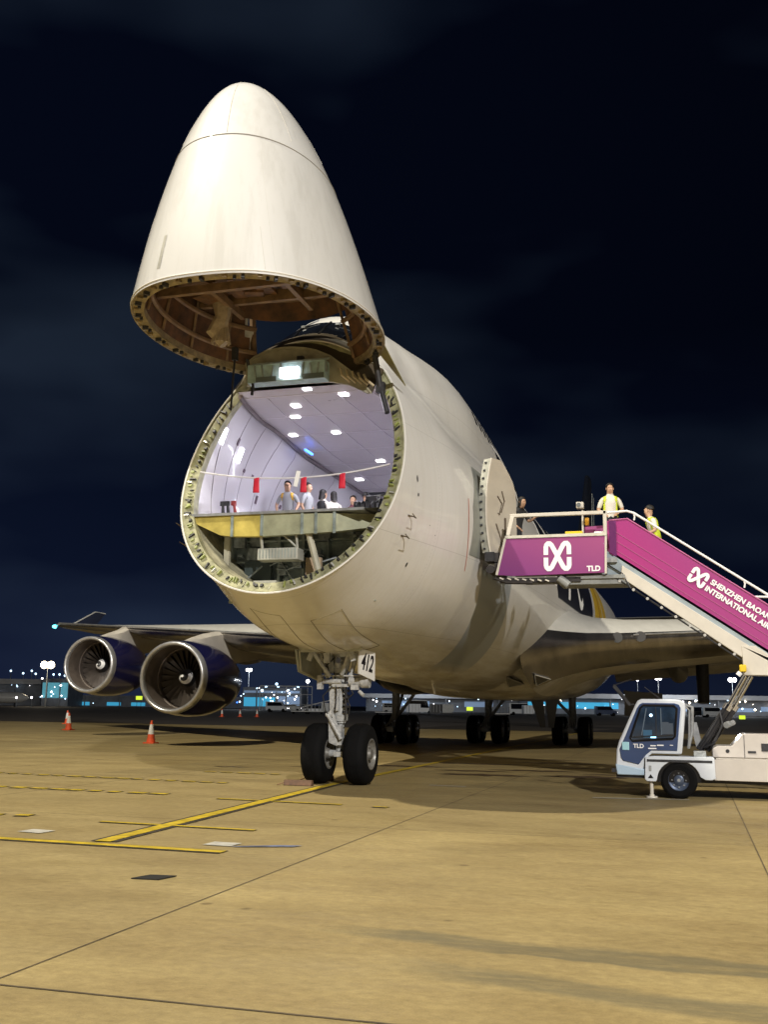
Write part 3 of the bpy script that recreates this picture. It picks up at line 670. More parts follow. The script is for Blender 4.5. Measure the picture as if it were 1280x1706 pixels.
# hinge arms, actuator rods
ar=MB(); ar.cyl((1.52,4.7,8.5),(1.62,5.0,7.55),.06,n=8); ar.cyl((1.62,5.0,7.6),(1.8,4.85,7.05),.05,n=8); ar.box((1.62,5.0,7.6),(.16,.14,.2)); ar.box((1.35,5.1,8.55),(.3,.2,.22)); ar.cyl((1.45,5.0,8.5),(1.2,5.5,8.9),.07,n=8)
ar.build('door_actuator',DARKM,ndO)
ar=MB(); ar.cyl((-1.22,4.5,8.35),(-1.24,4.45,7.2),.022,n=8); ar.box((-1.22,4.5,8.35),(.1,.1,.26)); ar.cyl((-1.05,4.7,8.3),(-1.0,4.8,7.95),.035,n=8); ar.tube([(-1.0,4.8,8.2),(-1.0,4.8,7.9),(-.9,4.7,7.75),(-.92,4.7,7.55)],.03,6)
ar.build('door_actuator',DARKM,ndO)
fa=MB(); fa.prism([doorp(.0,math.pi*.66),doorp(0,math.pi*.73),Vector((1.98,5.5,7.75))],(0,0,.03)); fa.build('hinge_fairing',mat('olive_fairing',(.25,.22,.08),.5,var=.3),ndO)
# side silver windshields + forward crown primer with the door's shade in its colour
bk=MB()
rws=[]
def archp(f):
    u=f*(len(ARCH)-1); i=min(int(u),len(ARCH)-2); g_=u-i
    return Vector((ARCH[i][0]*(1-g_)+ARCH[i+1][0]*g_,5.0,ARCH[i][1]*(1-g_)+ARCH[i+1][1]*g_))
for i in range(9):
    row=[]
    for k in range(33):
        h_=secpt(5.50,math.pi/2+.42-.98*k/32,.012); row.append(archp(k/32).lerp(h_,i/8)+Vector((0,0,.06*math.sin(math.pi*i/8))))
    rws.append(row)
bk.grid(rws); bk.build('crown_shroud',mat('door_shaded_brown_primer',(.075,.058,.036),.5,var=.5,vs=3),AC)  # brown primer, its colour darkened for the shade of the raised door
ws_=MB(); rws=[]
for i in range(8):
    row=[]
    for k in range(33):
        a_=math.pi/2-.40+1.02*k/32; y_=5.44+(.68)*i/7; row.append(secpt(y_,a_,.012))
    rws.append(row)
ws_.grid(rws); wsO=ws_.build('windshield',GLASS,AC)
wf=MB()
for k in (6,11,16,21,26): wf.tube([rws[i][k]+Vector((0,-.005,.005)) for i in range(8)],.022,5)
wf.each('windshield_post',BLACK,wsO)
wp=MB()
for x_ in (-.35,.4): wp.tube([Vector((x_,5.95,9.36)),Vector((x_+.25,6.15,9.55))],.015,5); wp.box((x_,5.93,9.34),(.08,.08,.05))
wp.each('wiper',GREYM,wsO)

# ------------------------------------------------------------------ skin details (port side)
def decal(name,poly,m_,parent,off=.006,nsub=1,side=1):
    s_=MB(); s_.grid([[bodyp(y_,z_,off,side) for (y_,z_) in row] for row in poly]); return s_.build(name,m_,parent)
decal('red_marking',[[(7.55+.28*((i/14)-.5)**2*2+ .3*(1-i/14)+dx,4.42+1.5*i/14) for dx in (0,.03)] for i in range(15)],mat('red_line',(.5,.12,.07),.5),fusO)
for (y_,z_,r1,r2) in ((5.2,5.83,.03,.07),(5.5,4.24,.03,.05),(5.25,5.53,.03,.035),(5.9,5.05,.01,.012),(6.2,4.9,.012,.012)):
    p=bodyp(y_,z_,.004); q=bodyp(y_+.05,z_,.004)-p; u_=(bodyp(y_,z_+.05,.004)-p).normalized(); q.normalize(); s_=MB()
    s_.add([p+q*r1*math.cos(k*math.pi/6)+u_*r2*math.sin(k*math.pi/6) for k in range(12)],[tuple(range(12))]); s_.build('static_port',BLACK,fusO)
for side in (1,-1):
    for (y_,z_) in ((5.0,5.08),(4.95,4.70)):
        p=bodyp(y_,z_,0,side); o_=Vector((side*.16,-.03,-.03)); s_=MB()
        s_.tube([p,p+o_*.55,p+o_+Vector((0,-.1,-.04)),p+o_+Vector((0,-.36,.0))],[.016,.013,.011,.008],7); s_.tube([p+Vector((0,.1,.01)),p-Vector((0,.07,0))],.016,6); s_.build('pitot_probe',mat('probe_metal',(.18,.14,.1),.4,.7),fusO)
# access panel outlines on the chin
for (y0,y1,x0,x1) in ((4.6,7.2,-.75,-.15),(4.9,7.4,.35,.95)):
    s_=MB(); 
    def chin(x_,y_):
        lo,hi=-math.pi/2,0
        for _ in range(30):
            md=(lo+hi)/2
            if secpt(y_,md).x<abs(x_): lo=md
            else: hi=md
        p=secpt(y_,lo,.003); p.x=math.copysign(p.x,x_); return p
    path=[(x0,y0),(x1,y0),(x1,y1),(x0,y1),(x0,y0)]
    pts=[]
    for (xa,ya),(xb,yb_) in zip(path[:-1],path[1:]): pts+=[chin(xa+(xb-xa)*i/10,ya+(yb_-ya)*i/10) for i in range(10)]
    s_.tube(pts,.006,4,True); s_.build('access_panel_seam',mat('panel_seam_dark',(.2,.17,.1),.6),fusO)
# doorway 1 left: bare frame panel, opening, swung door leaf
decal('door_surround',[[((7.95+max(0,k/10-.5)*1.3)*(1-i/8)+10.2*i/8,4.76+2.06*k/10) for i in range(9)] for k in range(11)],mat('door_surround_grey',(.30,.31,.28),.45,var=.25,vs=2),fusO,.006)
decal('doorway',[[(9.25+1.0*i/8,4.86+1.9*k/10) for i in range(9)] for k in range(11)],BLACK,fusO,.012)
decal('door_window_plate',[[(8.42+.22*i/3,5.65+.35*k/4) for i in range(4)] for k in range(5)],mat('pale_plate',(.42,.46,.45),.4),fusO,.014)
lf=MB(); lf.c=0
def leaf(s_,v_,off):   # s along the leaf, v up; the leaf stands swung forward, clear of the skin
    wd=1.12*(1-.72*max(0,2*v_-1)**2.6)*(1-.25*max(0,1-2*v_)**4); z_=4.86+2.06*v_
    x_=3.00+.11*(2*v_-1)**2+.04*v_; o_=Vector((-.87,.49,0))*(-off)
    return Vector((x_+.46*wd*s_,8.35+.80*wd*s_,z_))+o_
for o1,o2 in ((0,.0),):
    rA=[[leaf(i/8,k/24,0) for i in range(9)] for k in range(25)]
    rB=[[leaf(i/8,k/24,-.21) for i in range(9)] for k in range(25)]
    lf.grid(rA); lf.grid(rB)
    lf.c=1
    ea=[rA[k][0] for k in range(25)]+rA[24][1:]+[rA[k][8] for k in range(23,-1,-1)]+rA[0][1:-1][::-1]
    eb=[rB[k][0] for k in range(25)]+rB[24][1:]+[rB[k][8] for k in range(23,-1,-1)]+rB[0][1:-1][::-1]
    lf.grid([ea,eb],True)
lfO=lf.build('cabin_door',[mat('door_lining_cream',(.50,.45,.37),.4,var=.12,vs=2),mat('door_edge_cream',(.48,.48,.42),.45,var=.35,vs=6)],AC,smooth=40)
dk=MB()
for k in range(1,24,2): p=rB[k][0].lerp(rA[k][0],.4); dk.box(p+Vector((-.005,-.01,0)),(.05,.03,.04))
dk.each('door_stop',DARKM,lfO)
dh=MB()
def lp_(s_,v_): return leaf(s_,v_,.02)
dh.tube([lp_(.35,.62),lp_(.5,.55),lp_(.42,.42),lp_(.38,.44)],.010,6); dh.tube([lp_(.5,.68),lp_(.58,.58),lp_(.48,.45)],.011,6); dh.tube([lp_(.3,.32),lp_(.4,.2),lp_(.5,.08)],.012,6); dh.tube([lp_(.6,.4),lp_(.6,.1)],.014,6)
dh.box(lp_(.6,.3),(.03,.04,.4)); dh.build('door_handle_linkage',mat('linkage_brown',(.12,.09,.06),.5),lfO)
ha=MB()
for v_ in (.12,.5): p=leaf(.3,v_,-.2); ha.cyl(p,(bodyp(9.2,p.z).x-.05,9.25,p.z),.05,n=8)
ha.box((leaf(.1,0,0)+Vector((-.05,.1,-.10))),(.2,.4,.2)); ha.each('door_hinge_arm',DARKM,lfO)
tr=MB(); tr.tube([rA[k][0] for k in range(25)],.018,6); tr.build('door_edge_trim',CREAM,lfO)
# titles on the black section
for (ya,yb_,za,zb_,wd) in ((15.5,16.4,5.1,8.3,.36),(17.6,18.6,5.2,8.35,.45),(20.8,21.4,5.1,7.7,.5)):
    decal('title_stroke',[[(ya+(yb_-ya)*k/16+wd*s_,za+(zb_-za)*k/16) for s_ in (0,.5,1)] for k in range(17)],DECW,fusO,.008)
cc=[]
for k in range(17):
    a_=R(50)+R(260)*k/16; cc.append([(25.4-1.0*math.cos(a_)*-1*r_-1.0,6.2+1.15*math.sin(a_)*r_) for r_ in (.72,1)])
decal('title_letter',cc,DECW,fusO,.008)
decal('crown_stripe',[[(14.0+14*i/30,8.72+.0*i-.035*k) for k in range(4)] for i in range(31)],DECW,fusO,.008)
# upper deck windows
for i in range(6):
    y_=11.6+i*.62; decal('cabin_window',[[(y_+.26*a_/4,8.62+.36*k_/4) for a_ in range(5)] for k_ in range(5)],GLASS,fusO,.008)
# belly fairing with two ram inlets
bf_=MB(); rws=[]
for i in range(49):
    f=i/48; y_=15.5+25*f; k_=min(1,f/.34,(1-f)/.25); k_=k_*k_*(3-2*k_); row=[]
    for q in range(48):
        a_=2*math.pi*q/48; e1=.86; c_,s1=math.cos(a_),math.sin(a_)
        wd=1.9+1.66*k_; hd=(.7+.72*k_) if s1<0 else .7+.5*k_
        row.append(Vector((wd*math.copysign(abs(c_)**e1,c_),y_,3.32+hd*math.copysign(abs(s1)**e1,s1))))
    rws.append(row)
bf_.grid(rws,True)
bfO=bf_.build('belly_fairing',fm,AC,smooth=60)
for tri in (((1.72,18.52,2.54),(1.95,20.3,2.39),(1.47,20.2,2.29)),((2.6,18.19,2.62),(2.86,19.72,2.53),(2.52,19.08,2.32))):
    o_=Vector((.5,-.45,-.7)).normalized(); tri=[Vector(p)+o_*.05 for p in tri]
    s_=MB(); s_.prism(tri,-o_*.09); iO=s_.build('ram_air_inlet',BLACK,bfO,smooth=0)
    s_=MB(); s_.tube(tri,.022,5,True); s_.build('inlet_edge',mat('inlet_edge',(.5,.48,.42),.4),iO)

# ------------------------------------------------------------------ wings
def wing(side):
    def st_(Y):   # returns LEy, chord, z, thickness
        f=(Y-3.0)/(31.0-3.0)
        le=19.5+.885*(Y-3.25); te=35.0+ (Y-3)*.28 if Y<12 else 37.5+(Y-12)*.60
        z_=3.62+.098*(Y-3.0); th=(1.75*max(0,1-f)**1.4+.30); return le,max(3.6,te-le),z_,th
    rws=[]; NP=20
    Ys=[2.4,3.0,3.4,4,5,6.5,8,10,12,14,17,20,23,26,29,31,31.6]
    for Y in Ys:
        le,ch,z_,th=st_(Y); row=[]
        k=max(0,1-(Y-3.2)/1.6)**2
        for q in range(2*NP):
            a_=math.pi*q/NP; xx=(1-math.cos(a_))/2
            yt=5*(.2969*math.sqrt(xx)-.126*xx-.3516*xx**2+.2843*xx**3-.1036*xx**4)*th*.92
            up_=math.sin(a_)>=0
            row.append(Vector((side*Y,le-k*1.0*(1-xx)+ch*xx,z_+(yt*(1.05 if up_ else -.95))*(1+.3*k)-.25*xx*(1-f if False else 1)+ .35*math.sin(math.pi*xx)*.2)))
        rws.append(row)
    W_=MB(); n=len(rws[0])
    W_.grid(rws,True); W_.add(rws[-1],[tuple(range(n))])
    W_.mi=[]
    for fce in W_.f:
        c_=sum((Vector(W_.v[i]) for i in fce),Vector())/len(fce); q=[i%n for i in fce]
        up_=max(q)<=NP+1 and not (0 in q and max(q)>NP)
        xx=min(abs(x_-0) if x_<NP else abs(2*NP-x_) for x_ in q)
        W_.mi.append(2 if (up_ and min(q)>=1) else (0 if xx<=4 else 1))
    o=W_.build('wing',[DARKBODY,WINGU,mat('wing_upper_white',(.55,.54,.5),.4,var=.1)],AC,smooth=50)
    # leading edge slat lip, circular landing lights, flap fairings
    s_=MB(); s_.tube([Vector((side*Y,st_(Y)[0]-.02-(max(0,1-(Y-3.2)/1.6)**2)*.9,st_(Y)[2]+.12)) for Y in (5.4,9,14,20,26,31)],[.03,.04,.05,.05,.05,.05],8); s_.build('slat_edge',mat('slat_pale',(.5,.5,.5),.3,.6,var=.3),o)
    if side>0:
        for Y in (4.9,5.6):
            le,ch,z_,th=st_(Y); s_=MB(); s_.cyl((Y,le-.10,z_+.05),(Y,le+.3,z_+.05),.17,n=20); s_.build('landing_light',mat('light_glass',(.2,.2,.2),.1,.6),o)
    for Y in (6.6,10.5,16.2,22.5):
        le,ch,z_,th=st_(Y); s_=MB(); yc=le+ch-1.2
        s_.lathe([(-2.4,.02),(-1.6,.26),(-.4,.42),(.8,.40),(2.0,.2),(2.9,.02)],(side*Y,yc,z_-.75),(0,1,-.06),14); s_.build('flap_track_fairing',mat('fairing_grey',(.2,.19,.17),.5,var=.2),o)
    s_=MB()   # drooped trailing flap
    fl=[[Vector((side*Y,st_(Y)[0]+st_(Y)[1]+a_,st_(Y)[2]-.35-b_)) for a_,b_ in ((-.2,.0),(.5,.18),(1.0,.5),(1.02,.53),(.4,.32),(-.2,.2))] for Y in (3.8,7,12,16,20,24)]
    s_.grid(fl,True); s_.build('flap',WINGU,o)
    # winglet
    s_=MB(); rw=[]
    for f in (0,.25,.5,.75,1):
        x_=31.5+.35*f; z_=6.42+1.25*f; le=45.9+3.6*f; ch=2.9-1.6*f
        rw.append([Vector((side*x_+dx,le+ch*xx,z_)) for xx,dx in ((0,0),(.3,.06),(1,0),(.3,-.06))])
    s_.grid(rw,True); s_.add(rw[-1],[(0,1,2,3)]); wlO=s_.build('winglet',mat('winglet_dark',(.02,.025,.05),.5),o); s_=MB(); s_.tube([rw[0][0]]+[r_[0] for r_ in rw[1:]]+[rw[-1][2]],.05,6); s_.build('winglet_edge',mat('winglet_pale',(.5,.5,.48),.4),wlO)
    s_=MB(); s_.lathe([(-.16,.0),(-.1,.09),(.1,.12),(.2,.02)],(side*31.9,44.9,6.35),(0,1,0),10); s_.build('navigation_light',CYANL if side<0 else mat('red_lens',(.4,.02,.02),.2),o)
    return o
wings=[wing(-1),wing(1)]
# ------------------------------------------------------------------ engines
CP=[(0,.01),(.04,.10),(.15,.20),(.32,.30),(.5,.35),(.6,.36)]
def cone_y(r):
    for (t0,r0),(t1,r1) in zip(CP[:-1],CP[1:]):
        if r<=r1: return t0+(t1-t0)*max(0,(r-r0))/(r1-r0)
    return .6
def engine(x,y,z):
    side=1 if x>0 else -1
    cw=MB(); cw.lathe([(.34,1.385),(.8,1.45),(1.6,1.49),(2.5,1.45),(3.3,1.33),(4.1,1.12),(4.15,1.05),(3.9,1.0)],(x,y,z),(0,1,-.02),56)
    o=cw.build('engine',NAVY,AC,smooth=50)
    lp=MB(); prof=[]
    for k in range(15):
        a_=-R(100)+R(200)*k/14+R(0); prof.append((.20-.20*math.cos(a_),1.265-.115*math.sin(-a_)*-1*-1 if False else 1.27+.115*math.sin(a_)))
    prof=[(.20,1.20)]+[(.14-.14*math.cos(R(-90+180*k/12)),1.295+.09*math.sin(R(-90+180*k/12))) for k in range(13)]+[(.345,1.388)]
    lp.lathe(prof,(x,y,z),(0,1,-.02),56); lp.build('inlet_lip',LIPM,o,smooth=60)
    dc=MB(); dc.lathe([(.19,1.203),(.44,1.17),(.7,1.15),(1.15,1.19),(1.16,1.16),(1.28,1.16),(1.29,1.2),(1.75,1.2)],(x,y,z),(0,1,-.02),56); dc.build('inlet_duct',BROWNDUCT,o,smooth=30)
    fn=MB(); fn.c=0; nb=26
    for k in range(nb):
        a_=2*math.pi*k/nb; rws=[]
        for i in range(6):
            r=.30+.87*i/5; tw=R(35+28*i/5); ch=.20+.05*i/5
            dx=ch/2*math.sin(tw)/r; rws.append([Vector((x+r*math.cos(a_+s_*dx),y+1.5-.02+s_*ch/2*math.cos(tw)-.05*i/5,z+r*math.sin(a_+s_*dx))) for s_ in (-1,0,1)])
        fn.grid(rws)
    fn.build('fan_blades',mat('fan_metal',(.13,.11,.095),.5,.3,var=.4),o,smooth=30)
    bk_=MB(); bk_.add([(x+1.2*math.cos(2*math.pi*k/40),y+1.72,z+1.2*math.sin(2*math.pi*k/40)) for k in range(40)],[tuple(range(40))]); bk_.build('fan_backing',BLACK,o)
    spn=MB(); spn.lathe(CP,(x,y+.92,z),(0,1,0),28); spn.build('spinner',mat('spinner_black',(.015,.015,.017),.4),o,smooth=60)
    sw_=MB(); rws=[]
    for k in range(30):
        f=k/29; a_=R(40)+f*R(360)*side*-1+(1.2 if abs(x)>15 else 0); r=.03+.24*f; wdt=.10+.02*math.sin(math.pi*f)
        rws.append([Vector((x+(rr1)*math.cos(a_),y+.92+cone_y(rr1)-.012,z+rr1*math.sin(a_))) for rr1 in (max(.001,r-wdt/2),r,r+wdt/2)])
    sw_.grid(rws); sw_.build('spinner_spiral',DECW,o)
    cz=MB(); cz.lathe([(3.6,.92),(4.6,.72),(5.3,.52),(5.3,.4),(5.9,.1),(5.95,.0)],(x,y,z),(0,1,-.02),32); cz.build('exhaust_cone',DARKM,o)
    # pylon
    Y=abs(x); le=19.5+.885*(Y-3.25); wz=3.62+.098*(Y-3.0)
    pr=[(y+1.15,z+1.44,.03),(y+2.0,z+1.55+.12,.22),(le-.3,wz+.05,.30),(le+.8,wz+.30,.30)]
    lo=[(y+1.15,z+1.3,.03),(y+2.0,z+1.2,.22),(y+3.2,z+1.0,.30),(y+6.2,z+.75,.25)]
    py=MB(); rws=[]
    path=[(y+.9,z+1.42,z+1.34,.02),(y+1.7,z+1.62,z+1.2,.17),(y+2.8,min(wz,z+1.62+.55*(wz-z-1.5)),z+1.0,.28),(le-.1,wz+.12,z+.9,.32),(le+1.0,wz+.1,z+.7,.32),(le+4.5,wz-.3,z+1.1,.22),(le+6.5,wz-.4,wz-.55,.04)]
    for yy_,zt_,zb_,hw in path: rws.append([Vector((x-hw,yy_,zb_)),Vector((x-hw,yy_,zt_-.12)),Vector((x-hw*.4,yy_,zt_)),Vector((x+hw*.4,yy_,zt_)),Vector((x+hw,yy_,zt_-.12)),Vector((x+hw,yy_,zb_))])
    py.grid(rws,True); py.build('pylon',mat('pylon_cream',(.62,.57,.49),.4,var=.12,vs=2),o,smooth=30)
    return o
for a_ in ((-12.08,23.2,2.61),(-21.25,32.0,3.44),(12.08,23.2,2.61),(21.25,32.0,3.44)): engine(*a_)
# ------------------------------------------------------------------ tail
def slab(name,rootLE,rootTE,tipLE,tipTE,thr,tht,m_):
    s_=MB(); rws=[]
    rl,rt_,tl,tt_=[Vector(v_) for v_ in (rootLE,rootTE,tipLE,tipTE)]
    sp_=(tl-rl); nn=sp_.cross(rt_-rl).normalized()
    for f in (0,.25,.5,.75,1):
        a_=rl.lerp(tl,f); b_=rt_.lerp(tt_,f); th=thr*(1-f)+tht*f
        rws.append([a_.lerp(b_,c_)+nn*th*s_2 for c_,s_2 in ((0,0),(.08,.35),(.3,.5),(.7,.3),(1,0),(.7,-.3),(.3,-.5),(.08,-.35))])
    s_.grid(rws,True); s_.add(rws[-1],[tuple(range(8))]); return s_.build(name,m_,AC,smooth=40)
tf=slab('tail_fin',(0,54.5,8.3),(0,66.5,8.3),(0,66.0,19.25),(0,70.3,19.25),1.1,.4,mat('fin_black',(.009,.012,.022),.5))
fl_=MB()
for pts in (((.3,65.2,17.6),(.34,64.6,16.4),(.36,63.5,14.8),(.4,62.9,13)),((.25,67.2,17.7),(.28,66.5,16),(.3,66.3,14.6)),((.3,64.4,15.6),(.3,66.2,14.9),(.3,67.2,14.0)),((.3,64.4,15.6),(.3,65,13.8),(.3,65.8,12))): fl_.tube([Vector(p)+Vector((.16,0,0)) for p in pts],.022,5)
fl_.each('fin_emblem_line',mat('grey_line',(.30,.32,.3),.5),tf)
for s_ in (-1,1): slab('horizontal_stabilizer',(s_*.6,60,7.7),(s_*.5,67,7.7),(s_*11,67,8.45),(s_*11,69,8.45),.35,.12,mat('stabilizer_grey',(.2,.2,.2),.4))

# ------------------------------------------------------------------ landing gear
TP=[(-.23,.30),(-.235,.50),(-.20,.575),(-.13,.612),(-.05,.622),(.05,.622),(.13,.612),(.20,.575),(.235,.50),(.23,.30)]
def wheel(cx,cy_,parent,w_=1.0):
    tp=MB(); prof=[]
    for t_,r in TP: prof.append((t_*w_,r))
    tp.lathe(prof,(cx,cy_,.622),(1,0,0),44)
    for gx in (-.09,-.03,.03,.09): tp.lathe([(gx-.008,.6235),(gx-.008,.6245),(gx+.008,.6245),(gx+.008,.6235)],(cx,cy_,.622),(1,0,0),44)
    t_o=tp.build('tyre',RUBBER,parent,smooth=40)
    rm=MB()
    for s_ in (-1,1):
        rm.lathe([(s_*.20*w_,.315),(s_*.235*w_,.32),(s_*.24*w_,.295),(s_*.17*w_,.27),(s_*.12*w_,.20),(s_*.16*w_,.12),(s_*.24*w_,.10),(s_*.25*w_,.0)],(cx,cy_,.622),(1,0,0),28)
        for k in range(8): a_=k*math.pi/4; rm.cyl((cx+s_*.12*w_,cy_+.2*math.cos(a_),.622+.2*math.sin(a_)),(cx+s_*.16*w_,cy_+.2*math.cos(a_),.622+.2*math.sin(a_)),.025,n=8)
    rm.build('wheel_rim',mat('wheel_rim_paint',(.22,.21,.19),.4,.3,var=.35,vs=9),t_o)
# nose gear
ng=MB(); 
ng.cyl((0,7.8,1.25),(0,7.72,3.2),.135,n=20); ng.cyl((0,7.8,.6),(0,7.8,1.3),.085,n=16); ng.cyl((-.30,7.8,.622),(.30,7.8,.622),.075,n=14)
ng.cyl((0,7.8,1.3),(0,7.79,1.42),.17,n=20); ng.cyl((0,7.76,2.1),(0,7.75,2.24),.18,n=20)
ngO=ng.build('nose_gear',GEARG,AC)
for x_ in (-.46,.46): wheel(x_,7.8,ngO)
q=MB(); q.prism([(-.17,7.62,1.5),(.02,7.62,1.5),(.02,7.62,2.08),(-.2,7.62,2.08)],(0,-.03,0)); q.prism([(-.18,7.62,.85),(.0,7.62,.78),(.1,7.62,.95),(-.1,7.62,1.5),(-.2,7.62,1.48)],(0,-.03,0))
q.cyl((-.17,7.56,1.42),(.07,7.56,1.95),.03,n=8); q.cyl((-.2,7.55,1.42),(.12,7.5,.92),.04,n=8); q.cyl((-.24,7.58,1.42),(-.1,7.58,1.42),.055,n=10)
q.build('torque_link',mat('gear_white',(.46,.46,.45),.4,var=.45,vs=12),ngO)
q=MB(); q.box((.25,7.55,2.02),(.72,.1,.06)); q.box((.12,7.55,2.22),(.95,.12,.03)); q.cyl((.28,7.52,2.1),(.62,7.5,2.1),.10,n=14); q.cyl((.55,7.5,2.1),(.72,7.5,2.1),.13,n=16); q.cyl((-.42,7.5,2.1),(.1,7.5,2.1),.05,n=10); q.box((-.36,7.5,2.08),(.1,.14,.28)); q.box((.42,7.45,1.98),(.16,.1,.10)); q.cyl((.5,7.5,1.9),(.6,7.46,1.82),.04,n=8)
q.build('steering_cylinder',MC['gear_white'],ngO)
q=MB()
for s_ in (-1,1): q.cyl((s_*.14,7.66,2.3),(s_*.42,7.5,3.1),.05,n=10)
q.box((-.16,7.55,2.72),(.11,.1,.85),Matrix.Rotation(-.09,3,'Y')); q.box((.36,7.6,2.55),(.08,.08,.7),Matrix.Rotation(.25,3,'Y')); q.box((-.36,7.55,2.6),(.06,.08,.9),Matrix.Rotation(-.3,3,'Y')); q.cyl((0,7.6,2.4),(.1,7.4,3.1),.09,n=12); q.box((0,7.6,2.36),(.36,.12,.18))
q.cyl((-.42,7.12,2.72),(-.12,7.42,2.2),.045,n=8); q.cyl((.40,7.12,2.70),(.14,7.42,2.25),.045,n=8); q.box((-.12,7.2,2.62),(.12,.08,.30)); q.box((.28,7.2,2.66),(.22,.05,.12)); q.box((-.45,7.10,2.60),(.10,.06,.18),Matrix.Rotation(.4,3,'Y')); q.box((.46,7.10,2.60),(.10,.06,.2),Matrix.Rotation(-.3,3,'Y'))
q.build('drag_brace',GEARG,ngO)
for (x_,z_,r) in ((.10,2.83,.10),(.08,2.53,.06)):
    q=MB(); q.lathe([(.1,r*.9),(0,r*1.05),(-.04,r*1.05),(-.04,r*.86)],(x_,7.36,z_),(0,1,0),20); q.add([(x_+r*.86*math.cos(k*math.pi/10),7.36,z_+r*.86*math.sin(k*math.pi/10)) for k in range(20)],[tuple(range(20))]); q.build('taxi_light',mat('taxi_light_glass',(.65,.68,.72),.08,.7,coat=1),ngO)
q=MB(); 
for (a_,b_) in (((-.08,7.55,2.3),(-.02,7.5,1.5)),((.14,7.6,2.3),(.17,7.6,1.3)),((.1,7.55,2.1),(.2,7.5,1.6)),((-.2,7.5,2.2),(-.3,7.45,2.6))): q.tube([a_,Vector(a_).lerp(Vector(b_),.5)+Vector((.05,-.03,0)),b_],.014,6)
q.tube([(.3,7.45,2.0),(.4,7.4,1.85),(.25,7.5,1.75)],.016,6)
for i in range(5): q.cyl((.14,7.7,1.45+i*.11),(.14,7.7,1.5+i*.11),.075,n=10)
q.box((0,7.62,1.74),(.03,.05,.1)); q.build('hydraulic_line',DARKM,ngO)
q=MB(); q.box((.02,7.66,1.0),(.16,.16,.4),taper=.8); q.box((.06,7.6,.62),(.18,.22,.10)); q.build('axle_housing',MC['gear_white'],ngO)
q=MB(); q.box((0,7.45,3.0),(1.0,1.6,.16)); q.build('gear_bay',mat('bay_dark',(.06,.07,.06),.6,var=.3),ngO)
q=MB(); q.tube([(-.1,7.5,2.0),(-.28,7.45,1.8),(-.24,7.5,1.5),(-.12,7.6,1.35)],.014,6); q.tube([(.16,7.55,1.9),(.3,7.5,1.6),(.24,7.55,1.3),(.14,7.65,1.2)],.012,6); q.tube([(-.05,7.5,2.6),(-.22,7.4,2.4),(-.16,7.45,2.15)],.016,6)
q.each('hydraulic_line',mat('hose_black',(.02,.02,.02),.5),ngO)
# nose gear doors
q=MB(); q.prism([(-.70,6.95,2.74),(-.66,8.35,2.74),(-.62,8.35,2.10),(-.66,7.05,2.28)],(-.05,0,0)); ldO=q.build('gear_door',mat('gear_door_grey',(.34,.36,.32),.5,var=.3,vs=4),ngO,bevel=.01)
q=MB(); q.tube([(-.66,7.0,2.72),(-.64,7.06,2.30),(-.60,8.35,2.11)],.02,5); q.build('door_edge_seal',mat('gear_lip_grey',(.42,.42,.35),.5,var=.3,vs=4),ngO)
q=MB(); q.prism([(-.72,7.02,2.82),(.72,7.02,2.84),(.66,7.02,2.70),(-.64,7.02,2.68)],(0,.04,0)); q.build('gear_bay_lip',MC['gear_lip_grey'],ngO)
gd=MB(); gd.prism([(.59,7.1,2.76),(.80,7.52,2.70),(.80,7.52,2.11),(.59,7.1,2.25)],(.03,-.01,0)); gdO=gd.build('gear_door',mat('gear_door_white',(.60,.585,.55),.45,var=.1),ngO)
v1=Vector((.21,.42,-.10)).normalized(); FM=frame(Vector((.640,7.125,2.36)),v1,(0,0,1))
text('gear_door_number','412',.47,FM@Matrix.Diagonal((.50,1,1,1)),BLACK,gdO,.003,.012)
# main gears
def maingear(x,y,front):
    st_=MB(); st_.cyl((x,y,.85),(x,y+.05,2.3),.17,n=14); st_.cyl((x,y,.622),(x,y,1.0),.13,n=12); st_.box((x,y,.66),(.24,1.75,.2))
    for s_ in (-1,1): st_.cyl((x-.56,y+s_*.735,.622),(x+.56,y+s_*.735,.622),.09,n=10)
    st_.cyl((x+.1,y-.1,1.15),(x+(1.2 if x<0 else -1.2)*.9,y-.3,2.35),.07,n=10); st_.cyl((x,y+.2,1.3),(x,y+1.3,2.3),.07,n=8)
    o=st_.build('main_gear',mat('main_gear_grey',(.2,.21,.23),.45,.4,var=.5,vs=6),AC)
    for yy_ in (-.735,.735):
        for xx in (-.56,.56): wheel(x+xx,y+yy_,o)
    q_=MB()
    for k in range(5): q_.tube([(x-.2+k*.1,y-.85,.6),(x-.2+k*.1,y-.95,.75+.05*k),(x-.1+k*.06,y-.6,1.0),(x+.05,y-.2,1.6)],.02,5)
    q_.box((x,y-.86,.62),(.3,.08,.2)); q_.each('brake_line',GREYM,o)
    return o
maingear(-5.5,31.83,1); maingear(5.5,31.83,1); maingear(-1.92,34.9,0); maingear(1.92,34.9,0)
for (x_,dx) in ((.55,.22),(1.25,-.12)):
    q=MB(); q.prism([(x_-.32,33.0,2.2),(x_+.3,33.0,2.2),(x_+dx+.16,33.1,.78),(x_+dx-.06,33.1,.78)],(0,.08,0)); q.build('main_gear_door',mat('gear_door_dark',(.10,.10,.10),.5),AC)
q=MB(); q.box((5.2,31.2,1.8),(1.5,.06,1.0),Matrix.Rotation(.06,3,'Y')); q.build('main_gear_door',MC['gear_door_dark'],AC)
q=MB(); q.cyl((7.6,34.2,3.7),(7.6,34.0,1.9),.28,.24,16); q.build('wing_gear_fairing',DARKM,AC)
